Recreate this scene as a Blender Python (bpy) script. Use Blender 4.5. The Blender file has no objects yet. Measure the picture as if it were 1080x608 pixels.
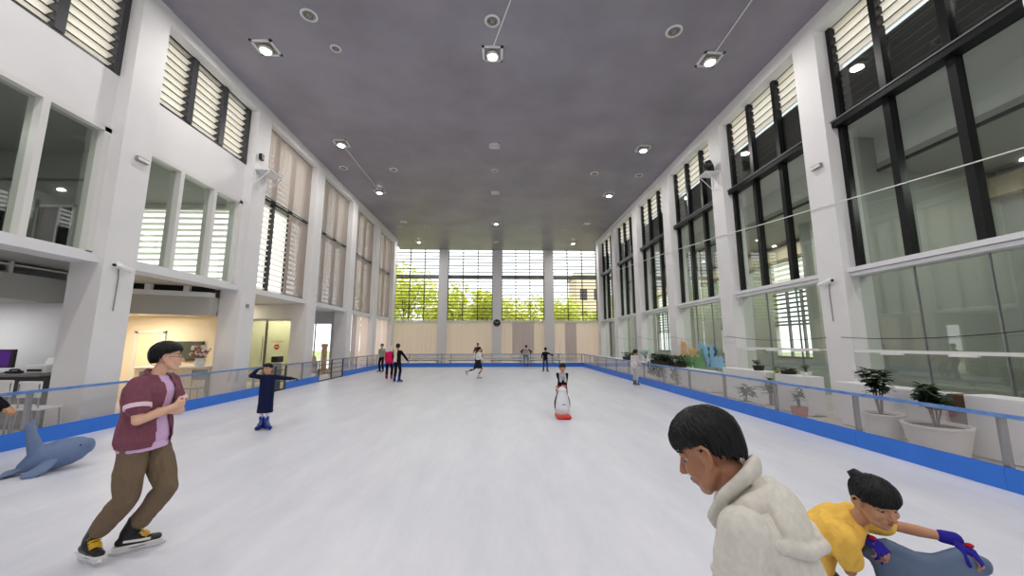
import bpy, bmesh, math, random
from mathutils import Vector as V, Matrix, Quaternion, noise
random.seed(7)
sc = bpy.context.scene
COL = sc.collection
R = math.radians
# ------------------------------------------------------------------ materials
def lin(c):
    o = []
    for v in c[:3]:
        v = v / 255.0
        o.append(v / 12.92 if v <= 0.04045 else ((v + 0.055) / 1.055) ** 2.4)
    return (o[0], o[1], o[2], 1.0)
def mat(name, rgb, rough=0.6, metal=0.0, spec=0.4, noise_amt=0.0, noise_scale=4.0, rgb2=None, bump=0.0, bump_scale=40.0, transl=0.0):
    m = bpy.data.materials.new(name); m.use_nodes = True
    nt = m.node_tree; b = nt.nodes['Principled BSDF']
    b.inputs['Base Color'].default_value = lin(rgb)
    b.inputs['Roughness'].default_value = rough
    b.inputs['Metallic'].default_value = metal
    b.inputs['Specular IOR Level'].default_value = spec
    tc = None
    if noise_amt > 0 or bump > 0:
        tc = nt.nodes.new('ShaderNodeTexCoord')
    if noise_amt > 0:
        n = nt.nodes.new('ShaderNodeTexNoise'); n.inputs['Scale'].default_value = noise_scale; n.inputs['Detail'].default_value = 6
        nt.links.new(tc.outputs['Object'], n.inputs['Vector'])
        r = nt.nodes.new('ShaderNodeValToRGB'); r.color_ramp.elements[0].position = .3; r.color_ramp.elements[1].position = .7
        c1 = lin(rgb); c2 = lin(rgb2) if rgb2 else tuple(v * (1 - noise_amt) for v in c1[:3]) + (1,)
        r.color_ramp.elements[0].color = c1; r.color_ramp.elements[1].color = c2
        nt.links.new(n.outputs['Fac'], r.inputs['Fac']); nt.links.new(r.outputs['Color'], b.inputs['Base Color'])
    if bump > 0:
        n2 = nt.nodes.new('ShaderNodeTexNoise'); n2.inputs['Scale'].default_value = bump_scale; n2.inputs['Detail'].default_value = 4
        nt.links.new(tc.outputs['Object'], n2.inputs['Vector'])
        bp = nt.nodes.new('ShaderNodeBump'); bp.inputs['Strength'].default_value = bump; bp.inputs['Distance'].default_value = .02
        nt.links.new(n2.outputs['Fac'], bp.inputs['Height']); nt.links.new(bp.outputs['Normal'], b.inputs['Normal'])
    if transl > 0:
        t = nt.nodes.new('ShaderNodeBsdfTranslucent'); t.inputs['Color'].default_value = lin(rgb)
        mx = nt.nodes.new('ShaderNodeMixShader'); mx.inputs[0].default_value = transl
        nt.links.new(b.outputs[0], mx.inputs[1]); nt.links.new(t.outputs[0], mx.inputs[2])
        nt.links.new(mx.outputs[0], nt.nodes['Material Output'].inputs['Surface'])
    return m
def glass(name, tint=(215, 228, 222), refl=0.09, haze=0.0, hazecol=(225, 225, 228)):
    m = bpy.data.materials.new(name); m.use_nodes = True
    nt = m.node_tree; nt.nodes.remove(nt.nodes['Principled BSDF'])
    out = nt.nodes['Material Output']
    tr = nt.nodes.new('ShaderNodeBsdfTransparent'); tr.inputs['Color'].default_value = lin(tint)
    gl = nt.nodes.new('ShaderNodeBsdfGlossy'); gl.inputs['Roughness'].default_value = 0.02; gl.inputs['Color'].default_value = (1, 1, 1, 1)
    lw = nt.nodes.new('ShaderNodeLayerWeight'); lw.inputs['Blend'].default_value = .5
    pw = nt.nodes.new('ShaderNodeMath'); pw.operation = 'POWER'; pw.inputs[1].default_value = 5.0
    ad = nt.nodes.new('ShaderNodeMath'); ad.operation = 'MULTIPLY_ADD'; ad.inputs[1].default_value = 1 - refl; ad.inputs[2].default_value = refl; ad.use_clamp = True
    nt.links.new(lw.outputs['Facing'], pw.inputs[0]); nt.links.new(pw.outputs[0], ad.inputs[0])
    last = tr.outputs[0]
    if haze > 0:
        df = nt.nodes.new('ShaderNodeBsdfDiffuse'); df.inputs['Color'].default_value = lin(hazecol)
        tl = nt.nodes.new('ShaderNodeBsdfTranslucent'); tl.inputs['Color'].default_value = lin(hazecol)
        m0 = nt.nodes.new('ShaderNodeMixShader'); m0.inputs[0].default_value = .5
        nt.links.new(df.outputs[0], m0.inputs[1]); nt.links.new(tl.outputs[0], m0.inputs[2])
        m1 = nt.nodes.new('ShaderNodeMixShader'); m1.inputs[0].default_value = haze
        nt.links.new(last, m1.inputs[1]); nt.links.new(m0.outputs[0], m1.inputs[2]); last = m1.outputs[0]
    m2 = nt.nodes.new('ShaderNodeMixShader')
    nt.links.new(ad.outputs[0], m2.inputs[0]); nt.links.new(last, m2.inputs[1]); nt.links.new(gl.outputs[0], m2.inputs[2])
    nt.links.new(m2.outputs[0], out.inputs['Surface'])
    return m
def fabric_blind(name, rgb, transp=0.25):
    m = bpy.data.materials.new(name); m.use_nodes = True
    nt = m.node_tree; nt.nodes.remove(nt.nodes['Principled BSDF']); out = nt.nodes['Material Output']
    d = nt.nodes.new('ShaderNodeBsdfDiffuse'); d.inputs['Color'].default_value = lin(rgb)
    t = nt.nodes.new('ShaderNodeBsdfTranslucent'); t.inputs['Color'].default_value = lin(rgb)
    x = nt.nodes.new('ShaderNodeBsdfTransparent')
    a = nt.nodes.new('ShaderNodeMixShader'); a.inputs[0].default_value = .3
    nt.links.new(d.outputs[0], a.inputs[1]); nt.links.new(t.outputs[0], a.inputs[2])
    b = nt.nodes.new('ShaderNodeMixShader'); b.inputs[0].default_value = transp
    nt.links.new(a.outputs[0], b.inputs[1]); nt.links.new(x.outputs[0], b.inputs[2]); nt.links.new(b.outputs[0], out.inputs['Surface'])
    return m
def emis(name, rgb, s):
    m = bpy.data.materials.new(name); m.use_nodes = True
    nt = m.node_tree; nt.nodes.remove(nt.nodes['Principled BSDF'])
    e = nt.nodes.new('ShaderNodeEmission'); e.inputs['Color'].default_value = lin(rgb); e.inputs['Strength'].default_value = s
    nt.links.new(e.outputs[0], nt.nodes['Material Output'].inputs['Surface'])
    return m

M = {}
M['white'] = mat('wall_paint_white', (232, 230, 230), .6, noise_amt=.05, noise_scale=1.2)
M['white2'] = mat('wall_paint_cool', (226, 226, 228), .55)
M['cream'] = mat('wall_paint_cream', (236, 220, 190), .6)
M['greywall'] = mat('wall_paint_grey', (176, 176, 170), .6)
M['greenwall'] = mat('wall_paint_greenish', (172, 175, 167), .6)
M['darkvoid'] = mat('dark_void_shade', (34, 34, 36), .9)  # near-black stands in for an unlit space
M['ceiling'] = mat('ceiling_dark_plaster', (160, 155, 165), .42, spec=.5, noise_amt=.2, noise_scale=.55, rgb2=(140, 135, 144), bump=.25, bump_scale=2.2)
M['concrete'] = mat('floor_concrete', (192, 182, 175), .5, noise_amt=.1, noise_scale=2)
M['pave'] = mat('outside_paving', (190, 186, 176), .8, noise_amt=.1, noise_scale=1)
M['blackframe'] = mat('black_aluminium', (22, 22, 24), .35, .3)
M['darkframe'] = mat('dark_grey_aluminium', (66, 66, 70), .45, .2)
M['greyframe'] = mat('grey_aluminium', (120, 120, 122), .4, .4)
M['whiteframe'] = mat('white_aluminium', (224, 222, 218), .35)
M['louvre'] = mat('louvre_blade_opal', (252, 248, 240), .5, transl=.68)
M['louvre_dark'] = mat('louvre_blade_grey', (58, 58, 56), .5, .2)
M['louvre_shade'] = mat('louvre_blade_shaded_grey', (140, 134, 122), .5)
M['louvre_edge_shade'] = mat('louvre_edge_shade_strip', (40, 38, 36), .5)  # dark colour stands in for blade thickness and the shadow between blades
M['glass'] = glass('window_glass', (240, 244, 240), .07)
M['glass_dark'] = glass('window_glass_smoked', (222, 226, 224), .08)
M['glass_clear'] = glass('shopfront_glass', (242, 246, 242), .06)
M['plexi'] = glass('barrier_plexiglass', (248, 248, 248), .05, .10, (226, 218, 214))
M['frosted'] = glass('frosted_door_glass', (236, 238, 224), .05, .2, (234, 234, 214))
M['blind'] = fabric_blind('roller_blind_fabric', (188, 175, 168), .42)
M['blind2'] = fabric_blind('roller_blind_fabric_dark', (176, 166, 160), .38)
M['curtain'] = mat('vertical_blind_fabric', (246, 226, 212), .8, transl=.3)
M['curtain2'] = mat('vertical_blind_fabric_grey', (204, 190, 188), .8, transl=.15)
M['blue'] = mat('kick_plate_blue', (50, 122, 224), .4, noise_amt=.1, noise_scale=3)
M['railblue'] = mat('rail_cap_blue', (74, 128, 206), .35, .2, noise_amt=.25, noise_scale=6, rgb2=(128, 160, 208))
M['railsteel'] = mat('rail_cap_steel', (138, 150, 170), .35, .5)
M['steel'] = mat('post_galvanised', (150, 152, 154), .38, .7)
M['brightsteel'] = mat('blade_steel', (206, 208, 212), .25, .85)
M['darksteel'] = mat('gate_dark_steel', (84, 84, 88), .4, .5)
M['plasticwhite'] = mat('plastic_white', (232, 232, 230), .4)
M['plasticblack'] = mat('plastic_black', (20, 20, 22), .4)
M['plasticgrey'] = mat('plastic_grey', (150, 146, 140), .5)
M['lens'] = emis('lamp_lens_lit', (255, 250, 240), 26.0)
M['warmlens'] = emis('downlight_lens_lit', (255, 226, 170), 9.0)
M['coollens'] = emis('annex_downlight_lens_lit', (250, 252, 255), 12.0)
M['purple'] = emis('monitor_screen_lit', (104, 62, 150), .5)
M['screen'] = mat('tv_screen_off', (72, 76, 62), .12, spec=.6)
M['terracotta'] = mat('terracotta', (186, 110, 92), .7, noise_amt=.12, noise_scale=9)
M['potwhite'] = mat('pot_white', (226, 224, 220), .5)
M['potblack'] = mat('pot_black', (40, 38, 38), .6)
M['potyellow'] = mat('pot_yellow', (190, 190, 60), .5)
M['soil'] = mat('soil', (60, 46, 36), .95)
M['leaf'] = mat('leaf_green', (52, 88, 44), .5, noise_amt=.4, noise_scale=8, transl=.2)
M['leaf2'] = mat('leaf_dark_green', (34, 62, 36), .5, noise_amt=.3, noise_scale=8, transl=.2)
M['leafpale'] = mat('leaf_pale_blue_green', (150, 196, 196), .6, transl=.2)
M['tree'] = mat('tree_leaf_sunny', (222, 226, 118), .6, noise_amt=.5, noise_scale=1.6, rgb2=(190, 198, 84), transl=.35)
M['tree2'] = mat('tree_leaf_deep', (204, 208, 100), .6, noise_amt=.5, noise_scale=1.3, rgb2=(150, 168, 66), transl=.3)
M['bark'] = mat('bark', (92, 74, 58), .9, noise_amt=.4, noise_scale=10)
M['stem'] = mat('plant_stem', (110, 94, 66), .8)
M['wood'] = mat('brown_wood', (104, 76, 54), .6, noise_amt=.3, noise_scale=7)
M['stone'] = mat('stone_brown', (176, 152, 126), .8, noise_amt=.2, noise_scale=8)
M['tan'] = mat('tan_beam', (196, 178, 148), .7, noise_amt=.1, noise_scale=2)
M['building'] = mat('far_building_render', (206, 188, 166), .8)
M['red'] = mat('sign_red', (206, 34, 34), .5)
M['grass'] = mat('outside_grass', (150, 160, 110), .9, noise_amt=.3, noise_scale=.8)
M['orange'] = mat('paper_orange', (238, 202, 158), .7, transl=.2)
M['papergreen'] = mat('paper_green', (126, 178, 124), .7, transl=.2)
M['paperblue'] = mat('paper_blue', (160, 208, 236), .7, transl=.2)
M['paperdark'] = mat('paper_dark_blue', (74, 104, 128), .7)
M['whale'] = mat('skating_aid_blue_grey', (104, 124, 160), .45, noise_amt=.06, noise_scale=5)
M['whale2'] = mat('skating_aid_slate_blue', (90, 108, 136), .45, noise_amt=.06, noise_scale=5)
M['penguinwhite'] = mat('penguin_white', (226, 228, 232), .35)
M['penguinblack'] = mat('penguin_black', (26, 26, 30), .4)
M['penguinred'] = mat('penguin_red', (214, 62, 50), .4)
M['doorcream'] = mat('door_cream', (244, 226, 186), .5)
# ice: procedural scratches
def ice_mat():
    m = mat('rink_ice', (216, 218, 228), .34, spec=.35)
    nt = m.node_tree; b = nt.nodes['Principled BSDF']
    tc = nt.nodes.new('ShaderNodeTexCoord'); mp = nt.nodes.new('ShaderNodeMapping'); mp.inputs['Scale'].default_value = (1.0, .25, 1); mp.inputs['Rotation'].default_value = (0, 0, .5)
    nt.links.new(tc.outputs['Object'], mp.inputs['Vector'])
    n = nt.nodes.new('ShaderNodeTexNoise'); n.inputs['Scale'].default_value = 1.6; n.inputs['Detail'].default_value = 9; n.inputs['Roughness'].default_value = .7
    nt.links.new(mp.outputs[0], n.inputs['Vector'])
    r = nt.nodes.new('ShaderNodeValToRGB'); r.color_ramp.elements[0].position = .35; r.color_ramp.elements[1].position = .65
    r.color_ramp.elements[0].color = lin((208, 210, 221)); r.color_ramp.elements[1].color = lin((224, 225, 232))
    nt.links.new(n.outputs['Fac'], r.inputs['Fac']); nt.links.new(r.outputs['Color'], b.inputs['Base Color'])
    mr = nt.nodes.new('ShaderNodeMapRange'); mr.inputs[3].default_value = .28; mr.inputs[4].default_value = .5
    nt.links.new(n.outputs['Fac'], mr.inputs[0]); nt.links.new(mr.outputs[0], b.inputs['Roughness'])
    return m
M['ice'] = ice_mat()

# ------------------------------------------------------------------ mesh builder
class MB:
    def __init__(s): s.v = []; s.f = []
    def add(s, vs, fs):
        o = len(s.v); s.v += [tuple(v) for v in vs]; s.f += [tuple(i + o for i in f) for f in fs]; return s
    def box(s, x0, x1, y0, y1, z0, z1):
        vs = [(x, y, z) for x in (x0, x1) for y in (y0, y1) for z in (z0, z1)]
        return s.add(vs, [(0, 1, 3, 2), (4, 6, 7, 5), (0, 4, 5, 1), (2, 3, 7, 6), (0, 2, 6, 4), (1, 5, 7, 3)])
    def cbox(s, c, size, bev=0.0, rot=None):
        hx, hy, hz = size[0] / 2, size[1] / 2, size[2] / 2
        if bev <= 0:
            vs = [V((x, y, z)) for x in (-hx, hx) for y in (-hy, hy) for z in (-hz, hz)]
            fs = [(0, 1, 3, 2), (4, 6, 7, 5), (0, 4, 5, 1), (2, 3, 7, 6), (0, 2, 6, 4), (1, 5, 7, 3)]
        else:
            bm = bmesh.new(); bmesh.ops.create_cube(bm, size=1)
            for v in bm.verts: v.co = V((v.co.x * size[0], v.co.y * size[1], v.co.z * size[2]))
            bmesh.ops.bevel(bm, geom=list(bm.edges), offset=bev, segments=2, affect='EDGES', profile=.5)
            bm.verts.index_update(); vs = [v.co.copy() for v in bm.verts]; fs = [tuple(v.index for v in f.verts) for f in bm.faces]; bm.free()
        if rot is not None: vs = [rot @ v for v in vs]
        return s.add([v + V(c) for v in vs], fs)
    def ell(s, c, r, rot=None, seg=16, rings=10):
        vs = []; fs = []
        c = V(c); r = r if hasattr(r, '__len__') else (r, r, r)
        vs.append(V((0, 0, r[2])))
        for i in range(1, rings):
            t = math.pi * i / rings
            for j in range(seg):
                p = 2 * math.pi * j / seg
                vs.append(V((r[0] * math.sin(t) * math.cos(p), r[1] * math.sin(t) * math.sin(p), r[2] * math.cos(t))))
        vs.append(V((0, 0, -r[2]))); n = len(vs) - 1
        for j in range(seg): fs.append((0, 1 + j, 1 + (j + 1) % seg)); fs.append((n, n - seg + (j + 1) % seg, n - seg + j))
        for i in range(rings - 2):
            for j in range(seg):
                a = 1 + i * seg + j; b = 1 + i * seg + (j + 1) % seg
                fs.append((a, a + seg, b + seg, b))
        if rot is not None: vs = [rot @ v for v in vs]
        return s.add([v + c for v in vs], fs)
    def sweep(s, pts, rad, seg=12, ref=None, caps=True):
        """round-ended tube through pts; rad: scalar or (a,b) per point, a along the reference side"""
        pts = [V(p) for p in pts]; n = len(pts)
        rad = [(r if hasattr(r, '__len__') else (r, r)) for r in (rad if hasattr(rad, '__len__') and len(rad) == n else [rad] * n)]
        tan = []
        for i in range(n):
            t = (pts[min(i + 1, n - 1)] - pts[max(i - 1, 0)])
            tan.append(t.normalized() if t.length > 1e-9 else V((0, 0, 1)))
        rf = V(ref) if ref is not None else (V((1, 0, 0)) if abs(tan[0].x) < .9 else V((0, 1, 0)))
        rings = []; side = rf
        fr = []
        for i in range(n):
            side = side - tan[i] * side.dot(tan[i])
            if side.length < 1e-6: side = V((0, 1, 0)) - tan[i] * tan[i].y
            side.normalize(); fr.append((side.copy(), tan[i].cross(side)))
        def ring(c, k, ra, rb): return [c + fr[k][0] * (ra * math.cos(2 * math.pi * j / seg)) + fr[k][1] * (rb * math.sin(2 * math.pi * j / seg)) for j in range(seg)]
        if caps:
            for q in (75, 45, 20):
                a = R(q); m = min(rad[0]); rings.append(ring(pts[0] - tan[0] * (m * math.sin(a)), 0, rad[0][0] * math.cos(a), rad[0][1] * math.cos(a)))
        for i in range(n): rings.append(ring(pts[i], i, rad[i][0], rad[i][1]))
        if caps:
            for q in (20, 45, 75):
                a = R(q); m = min(rad[-1]); rings.append(ring(pts[-1] + tan[-1] * (m * math.sin(a)), n - 1, rad[-1][0] * math.cos(a), rad[-1][1] * math.cos(a)))
        vs = [v for r_ in rings for v in r_]; fs = []
        for i in range(len(rings) - 1):
            for j in range(seg):
                a = i * seg + j; b = i * seg + (j + 1) % seg
                fs.append((a, b, b + seg, a + seg))
        fs.append(tuple(range(seg - 1, -1, -1))); L = (len(rings) - 1) * seg; fs.append(tuple(L + j for j in range(seg)))
        return s.add(vs, fs)
    def loft(s, rings):
        """rings: (centre, side vec, front vec, power); closed capped superellipse loft"""
        seg = 24; vs = []; fs = []
        for c, sd, fr, pw in rings:
            for j in range(seg):
                a = 2 * math.pi * j / seg; ca, sa = math.cos(a), math.sin(a)
                k = 2.0 / pw
                vs.append(V(c) + V(sd) * (math.copysign(abs(ca) ** k, ca)) + V(fr) * (math.copysign(abs(sa) ** k, sa)))
        for i in range(len(rings) - 1):
            for j in range(seg):
                a = i * seg + j; b = i * seg + (j + 1) % seg
                fs.append((a, b, b + seg, a + seg))
        fs.append(tuple(range(seg - 1, -1, -1))); L = (len(rings) - 1) * seg; fs.append(tuple(L + j for j in range(seg)))
        return s.add(vs, fs)
    def lathe(s, prof, c=(0, 0, 0), seg=24, cap=True):
        """prof: (r,z) from bottom to top"""
        vs = []; fs = []
        for r, z in prof:
            for j in range(seg):
                a = 2 * math.pi * j / seg; vs.append((c[0] + r * math.cos(a), c[1] + r * math.sin(a), c[2] + z))
        for i in range(len(prof) - 1):
            for j in range(seg):
                a = i * seg + j; b = i * seg + (j + 1) % seg; fs.append((a, b, b + seg, a + seg))
        if cap:
            fs.append(tuple(range(seg - 1, -1, -1))); L = (len(prof) - 1) * seg; fs.append(tuple(L + j for j in range(seg)))
        return s.add(vs, fs)
    def tf(s, mtx): s.v = [tuple(mtx @ V(v)) for v in s.v]; return s
    def mesh(s, name):
        me = bpy.data.meshes.new(name); me.from_pydata(s.v, [], s.f); me.update(); return me

def link(name, me, material, parent=None, smooth=False, loc=None):
    if material is not None:
        me.materials.clear(); me.materials.append(M[material] if isinstance(material, str) else material)
    if smooth:
        for p in me.polygons: p.use_smooth = True
    o = bpy.data.objects.new(name, me); COL.objects.link(o)
    if parent is not None: o.parent = parent
    if loc is not None: o.location = loc
    return o
def fixn(me):
    bm = bmesh.new(); bm.from_mesh(me); bmesh.ops.recalc_face_normals(bm, faces=bm.faces); bm.to_mesh(me); bm.free()
def part(name, mb, material, parent=None, smooth=False, fix=True):
    me = mb.mesh(name)
    if fix: fixn(me)
    o = link(name, me, material, parent, smooth)
    if smooth:
        try: me.set_sharp_from_angle(angle=R(38))
        except Exception: pass
    return o
def tag(o, label=None, cat=None, group=None, kind=None):
    if label: o['label'] = label
    if cat: o['category'] = cat
    if group: o['group'] = group
    if kind: o['kind'] = kind
    return o
def thing(name, label, cat, loc=(0, 0, 0), rz=0, group=None):
    o = bpy.data.objects.new(name, None); COL.objects.link(o); o.location = loc; o.rotation_euler = (0, 0, rz)
    o.empty_display_size = .2
    return tag(o, label, cat, group)
def struct(name, mb, material, parent=None):
    o = part(name, mb, material, parent)
    if parent is None: o['kind'] = 'structure'
    return o
def sroot(name, loc=(0, 0, 0)):
    o = bpy.data.objects.new(name, None); COL.objects.link(o); o.location = loc; o['kind'] = 'structure'; return o
def dup(root, loc=None, rz=None, label=None):
    r = root.copy(); COL.objects.link(r)
    if loc is not None: r.location = loc
    if rz is not None: r.rotation_euler = (0, 0, rz)
    if label: r['label'] = label
    for ch in list(root.children):
        c = ch.copy(); COL.objects.link(c); c.parent = r
        for g in ch.children:
            d = g.copy(); COL.objects.link(d); d.parent = c
    return r
def remesh(mb, voxel, smooth=2, fold=0.0, fold_scale=9.0, seed=0, cut=None):
    me = mb.mesh('tmp'); fixn(me)
    o = bpy.data.objects.new('tmp', me); COL.objects.link(o)
    md = o.modifiers.new('r', 'REMESH'); md.mode = 'VOXEL'; md.voxel_size = voxel; md.use_smooth_shade = True
    if smooth:
        sm = o.modifiers.new('s', 'SMOOTH'); sm.factor = .5; sm.iterations = smooth
    dg = bpy.context.evaluated_depsgraph_get(); dg.update()
    out = bpy.data.meshes.new_from_object(o.evaluated_get(dg))
    bpy.data.objects.remove(o); bpy.data.meshes.remove(me)
    if fold > 0:
        nr = [v.normal.copy() for v in out.vertices]
        for v, n in zip(out.vertices, nr):
            p = v.co
            q = V((p.x * fold_scale + seed * 7.1, p.y * fold_scale + seed * 3.3, p.z * fold_scale * .34 + seed))
            k = noise.noise(q) + .55 * noise.noise(q * 2.3)
            k = 1 - 2.2 * abs(k)
            v.co = p + n * (fold * k)
    if cut is not None:
        bm = bmesh.new(); bm.from_mesh(out)
        bmesh.ops.delete(bm, geom=[v for v in bm.verts if cut(v.co)], context='VERTS'); bm.to_mesh(out); bm.free()
    for p in out.polygons: p.use_smooth = True
    return out
SKY = 2.2; EXPO = 0.0; LAMP = 92
# ================================================================== the building
CH = 10.05                       # ceiling height
XL, XR = -8.3, 8.05              # column faces
LN = [-4.86, -0.56, 3.74, 8.04, 12.34, 16.62, 20.90, 25.20, 29.50]
RN = [-4.37, -0.12, 4.13, 8.38, 12.63, 16.88, 21.13, 25.38, 29.63]
CW = 0.71
FY = 33.8
WIN = [0]
def wname():
    WIN[0] += 1; return 'window_%d' % WIN[0]

# floors
struct('floor_ice', MB().box(-7.95, 6.05, -7.5, 27.3, -.03, 0.0), 'ice')
struct('floor_surround', MB().box(-14.5, 14.5, -8.2, 36, -.3, -.034), 'concrete')
# ceiling
struct('ceiling', MB().box(-8.9, 8.75, -8.2, FY - .25, CH, CH + .3), 'ceiling')
# back of the hall, behind the photographer
struct('wall_back', MB().box(-13, 13, -8.2, -8.0, -.03, CH + .3), 'white')
# columns
for y in LN:
    tagc = struct('column', MB().box(-8.97, XL, y, y + CW, -.034, CH), 'white')
for y in RN:
    struct('column', MB().box(XR, 8.72, y, y + CW, -.034, CH), 'white')
# edge beams under the ceiling
struct('beam_left', MB().box(-8.9, XL - .004, -8, 30.2, 9.68, CH - .002), 'white')
struct('beam_right', MB().box(XR + .004, 8.7, -8, 30.34, 9.68, CH - .002), 'white')
# ledges
struct('trim_ledge_left', MB().box(-8.95, -8.4, -8, 30.2, 3.40, 3.58), 'white2')
struct('trim_ledge_right', MB().box(8.14, 8.6, -8, 30.34, 3.36, 3.46).box(8.2, 8.6, -8, 30.34, 3.27, 3.35), 'white2')
# solid bands of the left wall
wl = MB()
for k in range(0, 4): wl.box(-8.85, -8.6, LN[k] + CW, LN[k + 1], 6.40, 7.70)
for k in range(0, 2): wl.box(-8.85, -8.6, LN[k] + CW, LN[k + 1], 7.7, 9.7); wl.box(-8.85, -8.6, LN[k] + CW, LN[k + 1], 3.58, 6.4)
struct('wall_left', wl, 'white')
wr = MB()
for k in range(0, 2): wr.box(8.35, 8.6, RN[k] + CW, RN[k + 1], 0, 9.7)
wr.box(8.35, 8.6, RN[2] + CW - .001, RN[2] + CW, 0, 9.7)
struct('wall_right', wr, 'white')

def louvres(mb, p0, p1, z0, z1, inn, pitch=.2, w=.2, tilt=42, th=.014):
    """blades between plan points p0,p1; inn = unit plan vector pointing indoors; outer edge low"""
    d = V((p1[0] - p0[0], p1[1] - p0[1], 0)); L = d.length; d.normalize(); i3 = V((inn[0], inn[1], 0))
    a = R(tilt); u = i3 * math.cos(a) + V((0, 0, math.sin(a))); nn = u.cross(d)
    n = int((z1 - z0) / pitch)
    for k in range(n):
        c = V((p0[0], p0[1], z0 + (k + .5) * (z1 - z0) / n)) + d * (L / 2)
        vs = []
        for sx in (-L / 2, L / 2):
            for su in (-w / 2, w / 2):
                for sn in (-th / 2, th / 2): vs.append(c + d * sx + u * su + nn * sn)
        mb.add(vs, [(0, 1, 3, 2), (4, 6, 7, 5), (0, 4, 5, 1), (2, 3, 7, 6), (0, 2, 6, 4), (1, 5, 7, 3)])
    return mb
def louvre_edge_shades(mb, p0, p1, z0, z1, inn, pitch=.2, w=.2, tilt=42):  # dark bars drawn as the edge and shadow line of each blade
    d = V((p1[0] - p0[0], p1[1] - p0[1], 0)); L = d.length; d.normalize(); i3 = V((inn[0], inn[1], 0)); a = R(tilt); u = i3 * math.cos(a) + V((0, 0, math.sin(a)))
    n = int((z1 - z0) / pitch)
    for k in range(n):
        c = V((p0[0], p0[1], z0 + (k + .5) * (z1 - z0) / n)) + u * (w / 2); mb.sweep([c + d * .01, c + d * (L - .01)], .013, 6, caps=False)
    return mb

# ---------------------------------------------------------------- left windows
for k in (2, 3):                                    # the two near bays: louvres above, glazed room below
    y0, y1 = LN[k] + CW, LN[k + 1]
    w = sroot(wname()); t = (y1 - y0) / 3
    fr = MB().box(-8.82, -8.6, y0, y1, 7.7, 7.76).box(-8.82, -8.6, y0, y1, 9.68, 9.76).box(-8.82, -8.58, y0, y0 + .1, 7.7, 9.7).box(-8.82, -8.58, y1 - .14, y1, 7.7, 9.7)
    part('frame', fr, 'darkframe', w)
    for j in (1, 2): part('mullion', MB().box(-8.82, -8.575, y0 + t * j - .09, y0 + t * j + .09, 7.76, 9.7), 'darkframe', w)
    for j in range(3): part('louvre_panel', louvres(MB(), (-8.72, y0 + t * j), (-8.72, y0 + t * (j + 1)), 7.76, 9.76, (1, 0), .2, .19, 24), 'louvre', w); part('louvre_edge_shade', louvre_edge_shades(MB(), (-8.72, y0 + t * j), (-8.72, y0 + t * (j + 1)), 7.76, 9.76, (1, 0), .2, .19, 24), 'louvre_edge_shade', w)
    w = sroot(wname())
    fr = MB().box(-8.82, -8.56, y0, y1, 6.30, 6.40).box(-8.82, -8.56, y0, y1, 3.58, 3.64).box(-8.82, -8.56, y0, y0 + .09, 3.6, 6.4).box(-8.82, -8.56, y1 - .14, y1, 3.6, 6.4)
    part('frame', fr, 'whiteframe', w)
    for j in (1, 2): part('mullion', MB().box(-8.82, -8.55, y0 + t * j - .06, y0 + t * j + .06, 3.64, 6.31), 'whiteframe', w)
    for j in range(3): part('glass_pane', MB().box(-8.70, -8.69, y0 + t * j + .02, y0 + t * (j + 1) - .02, 3.62, 6.32), 'glass', w)
for k in range(4, 8):                               # the four far bays: louvres behind roller blinds
    y0, y1 = LN[k] + CW, LN[k + 1]; t = (y1 - y0) / 3
    w = sroot(wname())
    part('frame', MB().box(-8.85, -8.66, y0, y0 + .08, 3.58, 9.7).box(-8.85, -8.66, y1 - .1, y1, 3.58, 9.7), 'greyframe', w)
    part('transom', MB().box(-8.88, -8.60, y0, y1, 6.92, 7.02), 'blackframe', w)
    for j in (1, 2): part('mullion', MB().box(-8.82, -8.66, y0 + t * j - .05, y0 + t * j + .05, 3.58, 9.7), 'darkframe', w)
    for j in range(3):
        part('louvre_panel', louvres(MB(), (-8.78, y0 + t * j), (-8.78, y0 + t * (j + 1)), 7.05, 9.7, (1, 0), .2, .14, 24), 'louvre', w)
        part('louvre_panel', louvres(MB(), (-8.78, y0 + t * j), (-8.78, y0 + t * (j + 1)), 3.6, 6.9, (1, 0), .2, .14, 24), 'louvre', w)
ORD = {4: 'in the first blinded bay, beside the louvres left open', 5: 'in the second blinded bay of the left wall', 6: 'in the third blinded bay of the left wall', 7: 'in the last blinded bay, by the far end'}
for k in range(4, 8):
    y0, y1 = LN[k] + CW, LN[k + 1]
    for up in (1, 0):
        za, zb = (7.02, 9.69) if up else (3.62, 6.93)
        ya = y0 + .02 if (up or k != 4) else 15.05
        b = thing('roller_blind', ('upper' if up else 'lower') + ' pale grey roller blind ' + ORD[k], 'blind', (-8.56, (ya + y1) / 2, za), 0, 'roller blinds on the left wall')
        h = zb - za; hw = (y1 - ya) / 2 - .02
        part('fabric', MB().box(-.002, .002, -hw, hw, .03, h), 'blind' if k != 5 else 'blind2', b)
        part('bottom_bar', MB().sweep([(0, -hw, .02), (0, hw, .02)], .022, 8), 'blackframe' if up else 'greyframe', b)
        part('roller_tube', MB().sweep([(-.03, -hw, h - .03), (-.03, hw, h - .03)], .035, 10), 'greyframe', b)
        nb = 60; ch = MB().sweep([(.02, -hw * .25, h - .1 - q * (h - .8) / nb) for q in range(nb)], [.013 if q % 2 else .004 for q in range(nb)], 6)
        part('bead_chain', ch, 'plasticwhite', b)
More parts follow.
